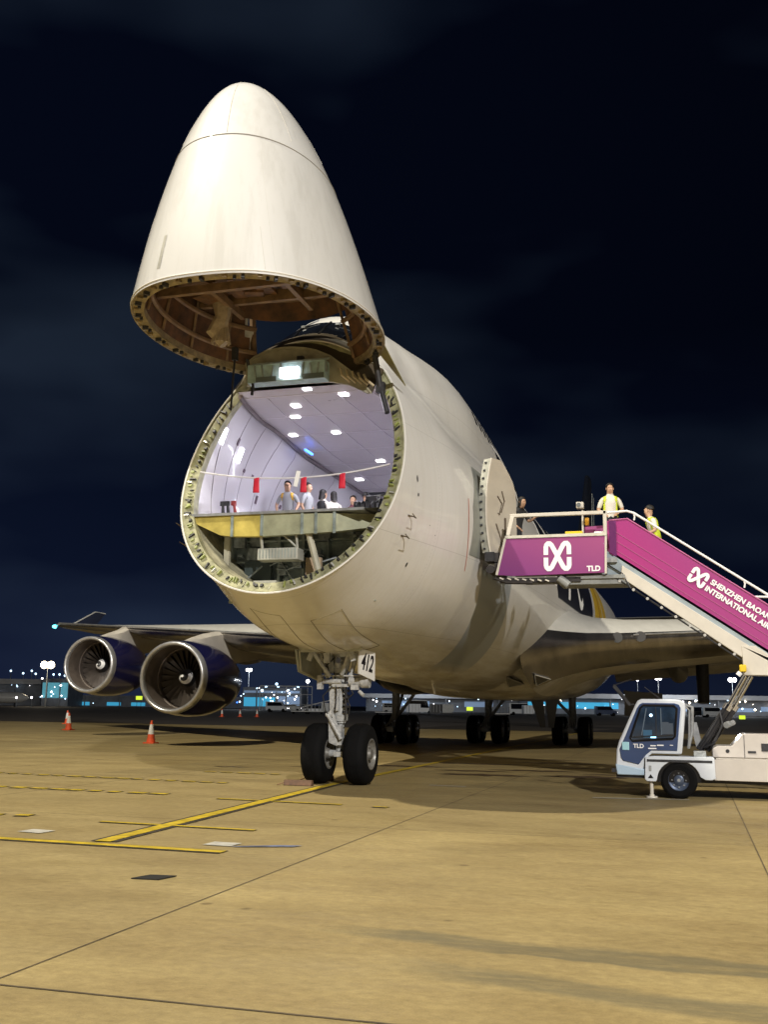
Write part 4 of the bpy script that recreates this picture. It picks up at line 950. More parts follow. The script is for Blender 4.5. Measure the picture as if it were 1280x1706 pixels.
# antennas under belly
for (x_,y_,h_) in ((.4,14.2,.35),(.2,18.2,.25)):
    q=MB(); q.prism([(x_,y_,2.35),(x_,y_+.35,2.35),(x_,y_+.4,2.3-h_),(x_,y_+.28,2.3-h_)],(.03,0,0)); q.build('blade_antenna',WHITE,AC)
# wheel chocks
def chock(loc,label,rz=0):
    t_=thing('wheel_chock',label,'chock',loc,rz=rz,group='chocks at the nose wheels')
    s_=MB(); s_.prism([(-.3,-.09,0),(-.3,.09,0),(-.3,.045,.11),(-.3,-.045,.11)],(.6,0,0)); s_.build('chock_bar',mat('chock_rubber',(.13,.07,.04),.7,var=.5,vs=10),t_,bevel=.01)
    s_=MB(); s_.tube([(-.3,0,.06),(-.36,-.05,.03),(-.4,-.15,.015)],.012,5); s_.build('rope_loop',mat('rope_brown',(.25,.15,.08),.8),t_)
chock((-.62,7.05,.004),'brown rubber wheel chock lying in front of the left nose wheel')
chock((-.72,8.62,.004),'brown rubber wheel chock lying behind the left nose wheel',.06)

# ------------------------------------------------------------------ people
def skinmesh(verts,edges,rad,sub=1):
    me=bpy.data.meshes.new('b'); me.from_pydata(verts,edges,[]); o=bpy.data.objects.new('b',me); sc.collection.objects.link(o)
    md=o.modifiers.new('s','SKIN'); md.use_smooth_shade=True
    if not me.skin_vertices: 
        bm=bmesh.new(); bm.from_mesh(me); bm.verts.layers.skin.verify(); bm.to_mesh(me); bm.free()
    for i,r in enumerate(rad): me.skin_vertices[0].data[i].radius=r if isinstance(r,tuple) else (r,r)
    for d_ in me.skin_vertices[0].data: d_.use_root=False
    me.skin_vertices[0].data[0].use_root=True
    s2=o.modifiers.new('u','SUBSURF'); s2.levels=sub; s2.render_levels=sub
    dg=bpy.context.evaluated_depsgraph_get(); out_=bpy.data.meshes.new_from_object(o.evaluated_get(dg)); bpy.data.objects.remove(o)
    return out_
def person(label,loc,rz,shirt=SHIRTW,vest=None,arms=None,lean=0,headturn=0,headdown=0,scale=1,cat='person',group=None,longhair=False,step=0,trousers=TROUS):
    # local: faces -Y ; x = person's left is +x
    t_=thing('person',label,cat,loc,rz=rz,group=group); t_.scale=(scale,)*3
    V=[];E_=[];Rd=[];K=[]
    def v(p,r,par,k): V.append(p);Rd.append(r);K.append(k); 
    def add(p,r,par,k):
        v(p,r,par,k); i=len(V)-1
        if par is not None: E_.append((par,i))
        return i
    def L_(p): # lean forward about the hips
        x,y,z=p
        if z>.95: dz=z-.95; return (x,y*math.cos(lean)-dz*math.sin(lean),.95+dz*math.cos(lean)+y*math.sin(lean)*0)
        return p
    pel=add((0,0,.95),(.155,.115),None,'t'); ab=add(L_((0,0,1.10)),(.145,.105),pel,'s'); ch=add(L_((0,.0,1.30)),(.175,.12),ab,'s'); nk=add(L_((0,.01,1.44)),(.10,.085),ch,'s'); n2=add(L_((0,.0,1.51)),.055,nk,'k')
    hx=-math.sin(headturn); hy=-math.cos(headturn)
    def H(f,z): p=L_((0,0,1.51)); return (p[0]+hx*f,p[1]+hy*f-headdown*(z-1.51),p[2]+(z-1.51)-abs(headdown)*.02)
    h1=add(H(.025,1.58),(.070,.078),n2,'k'); h2=add(H(.02,1.665),(.078,.095),h1,'k'); h3=add(H(.005,1.725),(.062,.078),h2,'k')
    ns=add(H(.112,1.625),(.010,.012),h1,'k')
    arms=arms or [[(.25,.02,1.17),(.24,-.10,.93)],[(-.25,.02,1.17),(-.24,-.10,.93)]]
    for s_,(el,wr) in zip((1,-1),arms):
        sh=add(L_((s_*.175,.0,1.385)),.066,nk,'s'); um=add(tuple((Vector(L_((s_*.2,.0,1.36)))*.5+Vector(el)*.5)),.056,sh,'s'); e_=add(el,.042,um,'k'); fm_=add(tuple(Vector(el).lerp(Vector(wr),.5)),.036,e_,'k'); w_=add(wr,.026,fm_,'k')
        d=(Vector(wr)-Vector(el)).normalized(); side=d.cross(Vector((0,0,1))); side=side.normalized() if side.length>.1 else Vector((1,0,0))
        pm=Vector(wr)+d*.07; pi=add(tuple(pm),(.036,.018),w_,'k')
        dn=Vector((0,0,-1))
        for q_,ln in ((-1.5,.06),(-.5,.075),(.5,.07),(1.5,.055)):
            a1=pm+d*.03+side*q_*.019; f1=add(tuple(a1),.010,pi,'k'); f2=add(tuple(a1+d*ln*.55+dn*.008),.0088,f1,'k'); add(tuple(a1+d*ln*.85+dn*.03),.0078,f2,'k')
        th=add(tuple(Vector(wr)+d*.035-side*s_*.032),.011,w_,'k'); add(tuple(Vector(wr)+d*.08-side*s_*.05+dn*.01),.009,th,'k')
    for s_ in (1,-1):
        hp=add((s_*.095,0,.87),.095,pel,'t'); kn=add((s_*.10,-.03-step*s_*.12,.49),.062,hp,'t'); an=add((s_*.10,.03-step*s_*.16,.10),.045,kn,'t'); he=add((s_*.10,.02-step*s_*.16,.045),.045,an,'b'); add((s_*.105,-.15-step*s_*.16,.035),(.042,.03),he,'b')
    me=skinmesh(V,E_,Rd,1)
    me.materials.clear()
    for x in (SKIN,shirt,trousers,BLACK): me.materials.append(x)
    kv=[Vector(p) for p in V]; mp_={'k':0,'s':1,'t':2,'b':3}
    for p in me.polygons:
        c_=p.center; i=min(range(len(kv)),key=lambda i:(kv[i]-c_).length-(Rd[i][0] if isinstance(Rd[i],tuple) else Rd[i])*.9); p.material_index=mp_[K[i]]
    b_=bpy.data.objects.new('body',me); sc.collection.objects.link(b_); b_.parent=t_
    hc_=Vector(H(-.012,1.69)); hm=MB(); rws=[]
    for i in range(9):
        a_=math.pi/2*i/8*1.15; row=[]
        for k in range(18):
            ph=2*math.pi*k/18; fd=Vector((math.cos(ph),math.sin(ph),0)); fr_=max(0,fd.x*hx+fd.y*hy)
            zz=math.cos(a_*(1-.42*fr_)); rr_2=math.sin(a_*(1-.42*fr_))
            row.append(hc_+Vector((fd.x*rr_2*.088,fd.y*rr_2*.100,zz*.092)))
        rws.append(row)
    if longhair: rws.append([p+Vector((-hx*.03,-hy*.03,-.16)) for p in rws[-1]])
    hm.grid(rws,True); hm.build('hair',HAIR,b_,smooth=80)
    for s_ in (-1,1):
        em=MB(); p=Vector(H(.088,1.655))+Vector((hy*s_*-.03,hx*s_*.03,0)); em.lathe([(-.006,.001),(-.004,.007),(0,.009),(.004,.007),(.006,.001)],p,(0,0,1),8); em.build('eye',BLACK,b_)
        em=MB(); p=Vector(H(-.0,1.64))+Vector((hy*s_*-.078,hx*s_*.078,0)); em.box(p,(.014,.03,.05)); em.build('ear',SKIN,b_,bevel=.006)
    em=MB(); p=Vector(H(.090,1.59)); em.box(p,(.045 if abs(hy)>.6 else .012,.012 if abs(hy)>.6 else .045,.008)); em.build('mouth',mat('lips',(.3,.12,.09),.6),b_)
    if vest:
        vb=bmesh.new(); vb.from_mesh(me); vb.normal_update()
        dele=[f for f in vb.faces if not (f.material_index==1 and abs(f.calc_center_median().x)<.145 and (1.27 if vest==ORANGEV else 1.0)<f.calc_center_median().z<1.46 and not (abs(f.calc_center_median().x)<.06 and f.normal.y<-.2))]
        bmesh.ops.delete(vb,geom=dele,context='FACES')
        for q_ in vb.verts: q_.co+=q_.normal*.012
        vm=bpy.data.meshes.new('vest'); vb.to_mesh(vm); vb.free(); vm.materials.clear(); vm.materials.append(vest)
        for p in vm.polygons: p.material_index=0
        vo=bpy.data.objects.new('vest',vm); sc.collection.objects.link(vo); vo.parent=b_; md=vo.modifiers.new('s','SOLIDIFY'); md.thickness=.008
    return t_
# crew on the stair
person('man in white shirt and hi-vis vest at the stair top facing the camera',(5.58,9.3,4.70),.15,vest=HIVIS,arms=[[(.26,.0,1.16),(.14,-.20,1.06)],[(-.26,.0,1.16),(-.16,-.20,1.05)]],scale=.985)
person('man in hi-vis vest walking up the stair flight bent forward with his head turned left',(6.55,9.15,4.16),-1.25,vest=HIVIS,lean=.28,arms=[[(.27,-.12,1.15),(.24,-.38,1.05)],[(-.27,.02,1.15),(-.24,-.2,1.0)]],step=1,headturn=.5,scale=.985)
person('dark haired person in black leaning beside the open cabin door behind the platform rail',(3.42,9.85,4.70),.9,shirt=SHIRTK,lean=.35,arms=[[(.26,-.2,1.15),(.30,-.42,1.25)],[(-.26,-.1,1.1),(-.2,-.3,.95)]],longhair=True,scale=.93,headdown=.3)
# people in the hold
HP=ZF+.01
person('man in grey shirt with orange-yellow vest collar leaning on the floor edge inside the hold',(-2.02,9.55,HP),.1,shirt=SHIRTG,vest=ORANGEV,lean=.12,arms=[[(.28,-.05,1.18),(.25,-.25,.98)],[(-.28,-.05,1.18),(-.2,-.25,.98)]],headturn=-.2,headdown=.15)
person('dark haired person in grey standing half hidden behind the middle red flag in the hold',(-1.62,9.8,HP),1.4,shirt=SHIRTG,vest=None)
person('person in white top with a black backpack seen from behind in the hold',(-1.42,10.35,HP),2.6,shirt=SHIRTW,vest=SHIRTK,longhair=True,scale=.96)
person('person with long dark hair and white top beside the backpack wearer',(-1.22,10.55,HP),-2.4,shirt=SHIRTW,longhair=True,scale=.95)
person('short man in dark red shirt standing low in the hold facing the opening',(-.92,11.2,HP-.02),.1,shirt=mat('maroon_shirt',(.12,.04,.05),.85),scale=.97)
person('person in purple shirt seen from behind on the right in the hold',(-.60,11.25,HP),2.9,shirt=SHIRTP,scale=1.0)
# equipment in the hold
def mach():
    t_=thing('cargo_control_stand','dark cargo loading control stand with tilted panels at the right of the hold opening','equipment',(1.15,5.6,ZF),world=True)
    s_=MB(); s_.box((1.2,5.7,5.38),(.5,.4,.25)); s_.box((1.3,5.7,5.55),(.25,.3,.14)); s_.build('cabinet',mat('cabinet_dark',(.06,.06,.07),.4,.3,var=.3),t_,bevel=.015)
    s_=MB(); s_.box((1.5,5.6,5.62),(.5,.05,.04),Matrix.Rotation(-.1,3,'Y')); s_.box((1.5,5.6,5.46),(.42,.06,.2)); s_.build('control_panel',GREYM,t_)
    s_=MB()
    for i in range(6): s_.tube([(1.0+i*.1,5.5,5.3),(1.02+i*.1,5.45,5.42+.05*(i%3)),(1.06+i*.1,5.5,5.5)],.018,5)
    s_.each('cable',DARKM,t_)
mach()
t_=thing('tow_bar','bundle of dark and red bars leaning against the starboard side of the hold opening','bars',(-1.55,5.4,ZF),world=True)
for (x0,x1,m_) in ((-1.75,-1.92,DARKM),(-1.62,-1.82,DARKM),(-1.45,-1.68,mat('dark_red_paint',(.25,.03,.03),.5))):
    s_=MB(); s_.cyl((x0,5.4,5.16),(x1+.05,5.6,5.62),.05,.025,8); s_.box((x1+.05,5.6,5.6),(.1,.05,.09)); s_.build('bar',m_,t_)
s_=MB(); s_.box((-1.78,5.0,5.25),(.4,.05,.04)); s_.box((-1.6,5.0,5.2),(.05,.05,.12)); s_.build('cross_bar',GREYM,t_)

# ------------------------------------------------------------------ passenger stair truck
TR=thing('stair_truck','white and blue passenger stair truck with a magenta stair flight docked at the cabin door','stair truck',(7,8.2,0),world=True)
YN=8.3; YFAR=10.5
def quadplate(name,pts,y,th,m_,par,bevel=0):
    s_=MB(); s_.prism([(x,y,z) for x,z in pts],(0,th,0)); return s_.build(name,m_,par,bevel=bevel)
plat=MB(); plat.bx(3.5,5.75,YN+.06,YFAR,4.58,4.68); plat.bx(3.6,5.7,YN+.3,YN+.42,4.36,4.5); plat.bx(3.6,5.7,YFAR-.4,YFAR-.28,4.36,4.5)
pfO=plat.build('platform',GREYM,TR)
quadplate('platform_side_panel',[(3.45,5.12),(5.52,5.13),(5.50,4.36),(3.62,4.33),(3.26,4.36)],YN,.05,PURP,pfO,.006)
quadplate('panel_edge',[(3.42,5.14),(3.47,5.14),(3.28,4.36),(3.23,4.36)],YN-.02,.09,CREAM,pfO)
quadplate('panel_edge',[(5.52,5.14),(5.56,5.14),(5.54,4.34),(5.50,4.34)],YN-.01,.07,CREAM,pfO)
s_=MB(); s_.bx(3.44,5.56,YN-.02,YN+.09,5.13,5.19); s_.build('panel_top_rail',mat('top_rail_cream',(.6,.58,.5),.5,var=.2,vs=8),pfO)
s_=MB()
def bar(a,b,w_=.06): 
    a=Vector(a);b=Vector(b);d=(b-a); z=d.normalized(); x=Vector((0,1,0)); y=z.cross(x); s_.box((a+b)/2,(w_,w_,d.length),Matrix((x,y,z)).transposed())
bar((3.50,YN+.02,5.19),(3.60,YN+.02,5.60),.085); bar((3.55,YN+.02,5.62),(5.56,YN+.02,5.62),.075); bar((5.53,YN+.02,5.17),(5.53,YN+.02,5.66),.075); s_.build('guard_rail',CREAM,pfO,bevel=.01)
s_=MB(); s_.bx(5.02,5.06,YN+.35,YN+.40,5.15,5.75); s_.box((5.0,YN+.3,5.84),(.15,.16,.13)); hlO=s_.build('work_lamp',CREAM,pfO,bevel=.01)
s_=MB(); s_.cyl((4.98,YN+.20,5.84),(4.98,YN+.23,5.84),.045,n=12); s_.build('lamp_lens',mat('lamp_lens',(.25,.27,.28),.1,.4),hlO)
s_=MB(); s_.box((4.88,YN+.12,5.21),(.36,.1,.09)); s_.build('yellow_box',YEL,pfO,bevel=.012)
s_=MB(); s_.box((5.13,YN+.4,5.5),(.08,.12,.16)); s_.build('amber_beacon',mat('amber',(.7,.35,.03),.4),pfO,bevel=.01)
s_=MB(); s_.box((5.42,YN+.12,5.2),(.25,.08,.07)); s_.build('white_box',DECW,pfO,bevel=.01)
# bumpers / canopy frame towards the fuselage
s_=MB()
s_.tube([(3.35,YN+.1,4.45),(3.2,YN+.1,4.3),(3.45,YN+.1,4.22),(4.0,YN+.1,4.2)],.05,8); s_.bx(3.3,5.0,YN+.1,YN+.2,4.2,4.30); s_.box((3.3,YN+.25,4.55),(.22,.3,.16)); s_.box((3.22,YN+.2,4.75),(.14,.25,.2)); s_.cyl((3.1,YN+.1,4.5),(3.1,YFAR-.1,4.5),.09,n=12)
s_.build('dock_bumper',mat('dock_bumper_black',(.035,.03,.03),.6,var=.6,vs=7),pfO)
s_=MB()
for i in range(7): s_.box((3.35+i*.16,YN+.06,4.29-.01*i),(.09,.02,.03),Matrix.Rotation(.4,3,'Y'))
s_.each('bumper_bracket',CREAM,pfO)
s_=MB(); s_.bx(4.55,6.05,YN+.15,YN+.9,4.14,4.30); s_.bx(4.7,5.9,YN+.1,YN+.15,4.25,4.33); s_.cyl((4.75,YN+.12,4.12),(4.55,YN+.12,4.28),.09,n=12); s_.build('under_frame',mat('under_frame_grey',(.3,.31,.3),.45,var=.3,vs=5),pfO,bevel=.01)
# logo on a plane: origin, xdir, ydir, size
def xlogo(o,xd,yd,w_,h_,name,par,lw_=.17):
    o=Vector(o); xd=Vector(xd).normalized(); yd=Vector(yd).normalized(); nn=xd.cross(yd)
    def stroke(sx,lift):
        P=[]
        ctl=[(0,.55),(0,.83),(.03,.91),(.09,.96),(.17,.96),(.25,.90),(.5,.5),(.75,.10),(.83,.04),(.91,.04),(.97,.09),(1,.17),(1,.45)]
        for x,y in ctl:
            xx=x if sx>0 else 1-x
            P.append(o+xd*(w_*xx)+yd*(h_*y)+nn*lift)
        s_.ribbon(P,lw_*w_,nn,.004)
    s_=MB(); stroke(1,.002); stroke(-1,.0075); return s_.build(name,DECW,par)
xlogo((4.30,YN,4.44),(1,0,0),(0,0,1),.48,.58,'logo',pfO,.2)
text('maker_name','TLD',.15,frame(Vector((5.14,YN-.004,4.40)),(1,0,0),(0,0,1)),DECW,pfO,.003,.006)
# stair flight
SL=math.atan2(5.46-3.58,8.70-5.97); dxs=Vector((math.cos(SL),0,-math.sin(SL))); ups=Vector((math.sin(SL),0,math.cos(SL)))
YS=YN+.16
def flight_side(yy,th):
    s_=MB()
    xe=10.6; k=-math.tan(SL)
    s_.prism([(5.55,yy,5.46),(5.97,yy,5.49),(xe,yy,5.49+(xe-5.97)*k),(xe,yy,4.78-.02+(xe-5.62)*k+.0),(5.60,yy,4.78)],(0,th,0))
    return s_
fsO=flight_side(YS,.05).build('stair_side_panel',MAGM,TR,bevel=.004)
flight_side(YFAR-.2,.05).build('stair_side_panel',MAGM,TR)
s_=MB()
for d_ in (.20,.39,.58):
    a_=Vector((5.68,YS-.006,5.46-d_)) ; s_.tube([a_+dxs*0,a_+dxs*6],.007,4)
s_.tube([Vector((5.6,YS-.004,5.47)),Vector((5.97,YS-.004,5.495)),Vector((5.97,YS-.004,5.495))+dxs*5.6],.018,5)
s_.each('panel_batten',mat('batten_pink',(.48,.14,.30),.4),fsO)
quadplate('panel_return',[(5.05,5.44),(5.62,5.46),(5.62,4.80),(5.05,4.9)],YS+.5,.04,PURP,TR)
quadplate('panel_return',[(5.60,5.45),(5.74,5.46),(5.74,4.7),(5.60,4.8)],YS-.012,.05,mat('deep_purple',(.16,.02,.14),.4),TR)
# stringer
p0=Vector((5.84,YS-.03,4.52)); 
s_=MB(); s_.prism([p0,p0+dxs*2.93,p0+dxs*2.93-ups*.27,p0-ups*.22+dxs*.12],(0,.1,0)); sgO=s_.build('stair_stringer',CREAM,TR,bevel=.01)
s_=MB(); p1=p0+ups*.13-dxs*.25+Vector((0,.03,0)); s_.prism([p1,p1+dxs*6,p1+dxs*6-ups*.16,p1-ups*.3],(0,.03,0)); s_.prism([(5.54,YS+.03,4.84),(5.9,YS+.03,4.6),(5.9,YS+.03,4.28),(5.54,YS+.03,4.30)],(0,.04,0)); s_.build('stringer_web',mat('stringer_grey',(.32,.38,.42),.4,var=.15),TR)
s_=MB(); s_.tube([p0-ups*.26+Vector((0,.02,-.03)),p0-ups*.30+dxs*2.93+Vector((0,.02,-.03))],.018,6); s_.tube([(5.55,YS-.02,4.55),(5.85,YS-.03,4.35),p0-ups*.3+dxs*.4],.012,5); s_.build('chain',DARKM,sgO)
for i in range(9): 
    s_=MB(); c_=p0-ups*.27+dxs*(.12+i*.33)+Vector((0,.0,-.03)); s_.cyl(c_,c_+Vector((0,.08,0)),.03,n=10); s_.build('roller',mat('roller_grey',(.45,.44,.42),.5),sgO)
st=MB()
for i in range(17):
    x_=5.8+i*.29; z_=4.66-i*.20; st.bx(x_,x_+.3,YS+.06,YFAR-.22,z_-.04,z_)
st.each('stair_tread',GREYM,TR)
# hand rails
def hrail(yy):
    s_=MB(); a_=Vector((5.55,yy,5.64)); 
    s_.tube([a_,a_+Vector((.42,0,.02)),a_+Vector((.56,0,-.03)),a_+Vector((.56,0,-.03))+dxs*5],.026,8)
    for d_ in (.0,2.55,4.4): q_=a_+Vector((.56,0,-.03))+dxs*d_; s_.tube([q_,q_-Vector((-.015,0,.07)),q_-Vector((0,0,.15))],.018,6)
    return s_.build('hand_rail',DECW,TR)
hrail(YS+.02); hrail(YFAR-.17)
s_=MB(); s_.tube([(8.4,YS+.02,3.83),(8.75,YS+.02,3.82),(9.4,YS+.02,3.82)],.022,6); s_.build('lower_hand_rail',DECW,TR)
LG=Vector((7.20,YS-.016,4.33))-ups*.15+dxs*.02
xlogo(LG,dxs,ups,.30,.30,'logo',fsO,.22)
o1=LG+dxs*.40+ups*.17
text('airport_name','SHENZHEN BAOAN',.148,frame(o1,dxs,ups),DECW,fsO,.003,.006)
text('airport_name','INTERNATIONAL AIRPORT',.148,frame(o1-ups*.165-dxs*.03,dxs,ups),DECW,fsO,.003,.006)
# lower flight housing box
s_=MB(); s_.prism([(8.10,YS-.05,2.86),(8.35,YS-.05,2.86),(9.9,YS-.05,1.80),(9.9,YS-.05,1.2),(9.3,YS-.05,2.28),(8.12,YS-.05,2.29)],(0,.5,0)); s_.build('lower_flight_housing',CREAM,TR,bevel=.01)
s_=MB(); s_.box((8.1,YS-.12,2.42),(.13,.12,.14)); s_.build('yellow_lamp',YEL,TR,bevel=.02); s_=MB(); s_.cyl((8.05,YS-.15,2.34),(8.0,YS-.15,2.28),.05,n=10); s_.build('lamp_cap',DECW,TR)
# lifting cylinders
for (yo,x0_) in ((0,0),(.16,.12)):
    s_=MB(); s_.cyl((7.22+x0_,8.0+yo,.85),(7.78+x0_,8.0+yo,1.68),.075,n=16); lcO=s_.build('lift_cylinder',mat('cylinder_black',(.03,.03,.035),.25,.4),TR)
    s_=MB(); s_.cyl((7.76+x0_,8.0+yo,1.65),(8.12+x0_,8.05+yo,2.26),.045,n=14); s_.cyl((7.74+x0_,8.0+yo,1.62),(7.80+x0_,8.0+yo,1.71),.085,n=16); s_.build('cylinder_rod',STEEL,lcO)
s_=MB(); s_.tube([(7.3,7.9,.9),(7.5,7.88,1.0),(7.66,7.88,1.35),(7.62,7.9,1.6)],.018,6); s_.tube([(7.25,7.9,.95),(7.35,7.88,1.1),(7.6,7.88,1.5)],.014,6); s_.each('hydraulic_hose',DARKM,TR)
s_=MB(); s_.cyl((7.78,7.9,1.35),(7.72,7.82,1.33),.06,n=12); s_.cyl((7.86,7.9,1.38),(7.8,7.82,1.36),.05,n=12); s_.build('horn',GREYM,TR)
# chassis
YC=7.06
s_=MB(); s_.prism([(7.43,YC,.72),(10.5,YC,.74),(10.5,YC,.34),(7.46,YC,.35)],(0,.1,0)); s_.bx(7.1,10.5,YC+.1,9.1,.42,.66); s_.bx(7.5,10.5,YC,YC+.5,.72,.735)
chO=s_.build('chassis',mat('chassis_cream',(.54,.50,.46),.4,coat=.2,var=.08),TR,bevel=.01)
s_=MB(); s_.bx(5.9,10.5,YC+.5,8.6,.35,.5); s_.bx(7.0,10.4,YC+.3,8.8,.28,.38); s_.build('chassis_rail',DARKM,chO)
def archprof():   # fender outline with wheel arch
    P=[(6.24,.74),(6.40,.76),(7.44,.76),(7.47,.74),(7.48,.38),(7.42,.35),(7.30,.35),(7.21,.40)]
    for k in range(0,13):
        a_=R(12)+R(156)*k/12; P.append((6.83+.385*math.cos(a_),.34+.345*math.sin(a_)+ .0))
    P+=[(6.44,.34),(6.42,.30),(6.26,.30),(6.22,.34)]
    return P
fe=quadplate('front_fender',archprof(),YC-.02,.5,TRUCKW,TR,.012)
quadplate('fender_stripe',[(6.27,.70),(7.43,.70),(7.43,.655),(6.27,.655)],YC-.026,.01,DARKM,fe)
s_=MB(); s_.box((6.325,YC-.024,.535),(.045,.008,.10)); s_.build('instruction_plate',mat('plate_grey',(.35,.36,.36),.5,var=.5,vs=60),fe)
s_=MB(); s_.prism([(6.28,YC-.028,.36),(6.38,YC-.028,.36),(6.33,YC-.028,.43)],(0,.006,0)); s_.build('warning_triangle',BLACK,fe)
s_=MB(); s_.bx(6.44,7.22,YC+.02,YC+.5,.3,.66); s_.build('wheel_well',BLACK,TR)
def twheel(x,y):
    s_=MB(); r=.335; s_.lathe([(-.0,.19),(-.005,.28),(.02,.32),(.06,.335),(.18,.335),(.22,.32),(.24,.28)],(x,y,r),(0,1,0),40); o=s_.build('wheel',RUBBER,TR)
    s_=MB(); s_.lathe([(.015,.20),(.0,.195),(.03,.18),(.045,.15),(.035,.10),(.01,.085),(.0,.06),(-.01,.05),(-.012,.0)],(x,y,r),(0,1,0),32)
    o2=s_.build('wheel_rim',mat('truck_rim',(.10,.13,.20),.35,.4,var=.2),o)
    s_=MB()
    for k in range(8): a_=k*math.pi/4; s_.cyl((x+.125*math.cos(a_),y+.035,r+.125*math.sin(a_)),(x+.125*math.cos(a_),y+.02,r+.125*math.sin(a_)),.014,n=6)
    s_.cyl((x,y-.014,r),(x,y-.02,r),.03,n=12); s_.build('wheel_nut_row',GREYM,o)
twheel(6.83,YC-.0); twheel(6.83,8.85); twheel(10.0,YC+.02); twheel(10.0,8.85)
s_=MB(); s_.cyl((6.335,YC+.1,.32),(6.335,YC+.1,.06),.035,n=12); s_.cyl((6.335,YC+.1,.06),(6.335,YC+.1,.03),.05,n=12); s_.cyl((6.335,YC+.1,.03),(6.335,YC+.1,.004),.10,.11,n=20); s_.build('stabiliser_leg',CREAM,TR)
# cab
def cabprof(off=0):
    P=[(5.70,.60),(5.72,.86),(5.77,1.02),(6.09,1.70),(6.13,1.765),(6.20,1.80),(6.82,1.80),(6.92,1.785),(6.98,1.74),(7.0,1.67),(6.90,.80),(6.36,.80),(6.24,.70),(6.20,.50),(5.72,.44)]
    return P
YCB=8.62
s_=MB(); cp_=cabprof(); s_.prism([(x,YC+.03,z) for x,z in cp_],(0,YCB-YC-.03,0)); cabO=s_.build('cab',TRUCKW,TR,bevel=.03)
quadplate('cab_door',[(5.78,.87),(5.85,1.02),(6.12,1.63),(6.17,1.70),(6.22,1.725),(6.80,1.725),(6.88,1.70),(6.91,1.64),(6.82,.86),(6.36,.86),(6.26,.78),(6.12,.60),(5.84,.66),(5.80,.72)],YC+.008,.04,TRUCKB,TR,.006)
CABG=mat('cab_glass',(.02,.04,.075),.08,spec=.8,var=.5,vs=4)
wO=quadplate('cab_window',[(5.98,1.10),(6.19,1.62),(6.23,1.67),(6.78,1.67),(6.83,1.62),(6.78,1.13),(6.74,1.09),(6.02,1.04),(5.98,1.06)],YC-.004,.03,CABG,TR)
s_=MB(); gp=[(5.98,1.08),(6.18,1.63),(6.23,1.68),(6.79,1.68),(6.84,1.63),(6.79,1.12),(6.75,1.08),(6.02,1.03)]
s_.tube([(x,YC-.004,z) for x,z in gp],.022,6,True); s_.build('window_seal',BLACK,wO)
s_=MB(); s_.tube([(6.02,YC-.014,1.10),(6.75,YC-.014,1.145)],.012,5); s_.tube([(6.46,YC-.012,1.66),(6.46,YC-.012,1.14)],.007,4); s_.build('window_divider',DARKM,wO)
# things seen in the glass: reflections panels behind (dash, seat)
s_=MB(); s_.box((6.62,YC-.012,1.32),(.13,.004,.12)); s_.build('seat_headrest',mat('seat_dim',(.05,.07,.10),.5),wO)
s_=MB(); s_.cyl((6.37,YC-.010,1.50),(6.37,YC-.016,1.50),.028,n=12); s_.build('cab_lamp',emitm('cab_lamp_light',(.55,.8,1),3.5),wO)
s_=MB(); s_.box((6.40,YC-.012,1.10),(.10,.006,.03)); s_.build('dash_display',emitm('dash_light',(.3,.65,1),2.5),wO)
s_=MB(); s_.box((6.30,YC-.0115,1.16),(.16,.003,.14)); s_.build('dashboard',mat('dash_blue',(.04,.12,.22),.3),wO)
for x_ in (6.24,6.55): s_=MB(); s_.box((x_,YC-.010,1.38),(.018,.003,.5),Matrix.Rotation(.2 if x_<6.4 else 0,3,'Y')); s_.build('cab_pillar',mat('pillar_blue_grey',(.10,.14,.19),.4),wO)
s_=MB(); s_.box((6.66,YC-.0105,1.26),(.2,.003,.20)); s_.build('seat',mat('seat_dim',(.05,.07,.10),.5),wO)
text('maker_name','TLD',.105,frame(Vector((6.03,YC-.002,.90)),(1,0,0),(0,0,1)),DECW,TR,.003,.003)
s_=MB(); s_.box((5.89,YC-.0,.93),(.13,.02,.15)); s_.build('reflective_plate',mat('cyan_plate',(.35,.62,.70),.3),TR,bevel=.01)
for (x0_,z_,w_) in ((6.34,.945,.10),(6.46,.955,.12),(6.30,.895,.15)):
    s_=MB(); s_.box((x0_+w_/2,YC+.0,z_),(w_,.006,.022)); s_.build('small_decal',DECW,TR)
s_=MB(); s_.box((6.72,YC+.0,.96),(.06,.02,.012)); s_.build('door_handle',DECW,TR)
s_=MB(); s_.prism([(5.69,YC+.02,.60),(6.22,YC+.02,.52),(6.22,YC+.02,.40),(5.72,YC+.02,.40)],(0,1.5,0)); s_.build('front_bumper',mat('bumper_pale_blue',(.42,.55,.68),.35,coat=.3),TR,bevel=.02)
s_=MB(); s_.box((5.66,YC+.1,.48),(.08,.12,.07)); s_.box((6.0,YC+.4,.38),(.6,.6,.06)); s_.build('bumper_stop',DARKM,TR)
s_=MB(); s_.lathe([(0,.001),(0,.05),(.04,.07),(.08,.07)],(5.715,YC+.16,.80),(1,0,0),16); s_.build('headlight',mat('headlight_glass',(.6,.65,.7),.1,.3,coat=1),TR)
s_=MB(); s_.tube([(6.06,YC+.06,1.70),(5.98,YC-.02,1.68),(5.70,YC-.10,2.02),(5.72,YC-.10,2.06)],.018,6); s_.tube([(5.72,YC-.1,2.05),(6.05,YC-.10,2.16)],.010,5); s_.prism([(5.70,YC-.1,2.05),(5.74,YC-.1,2.06),(6.02,YC-.1,1.70),(5.98,YC-.1,1.66)],(0,.04,0)); s_.build('mirror_arm',DARKM,TR)
s_=MB(); s_.tube([(6.55,YC+.5,1.80),(6.35,YC+.48,1.95),(6.25,YC+.45,2.03)],.008,4); s_.build('aerial',DARKM,TR)
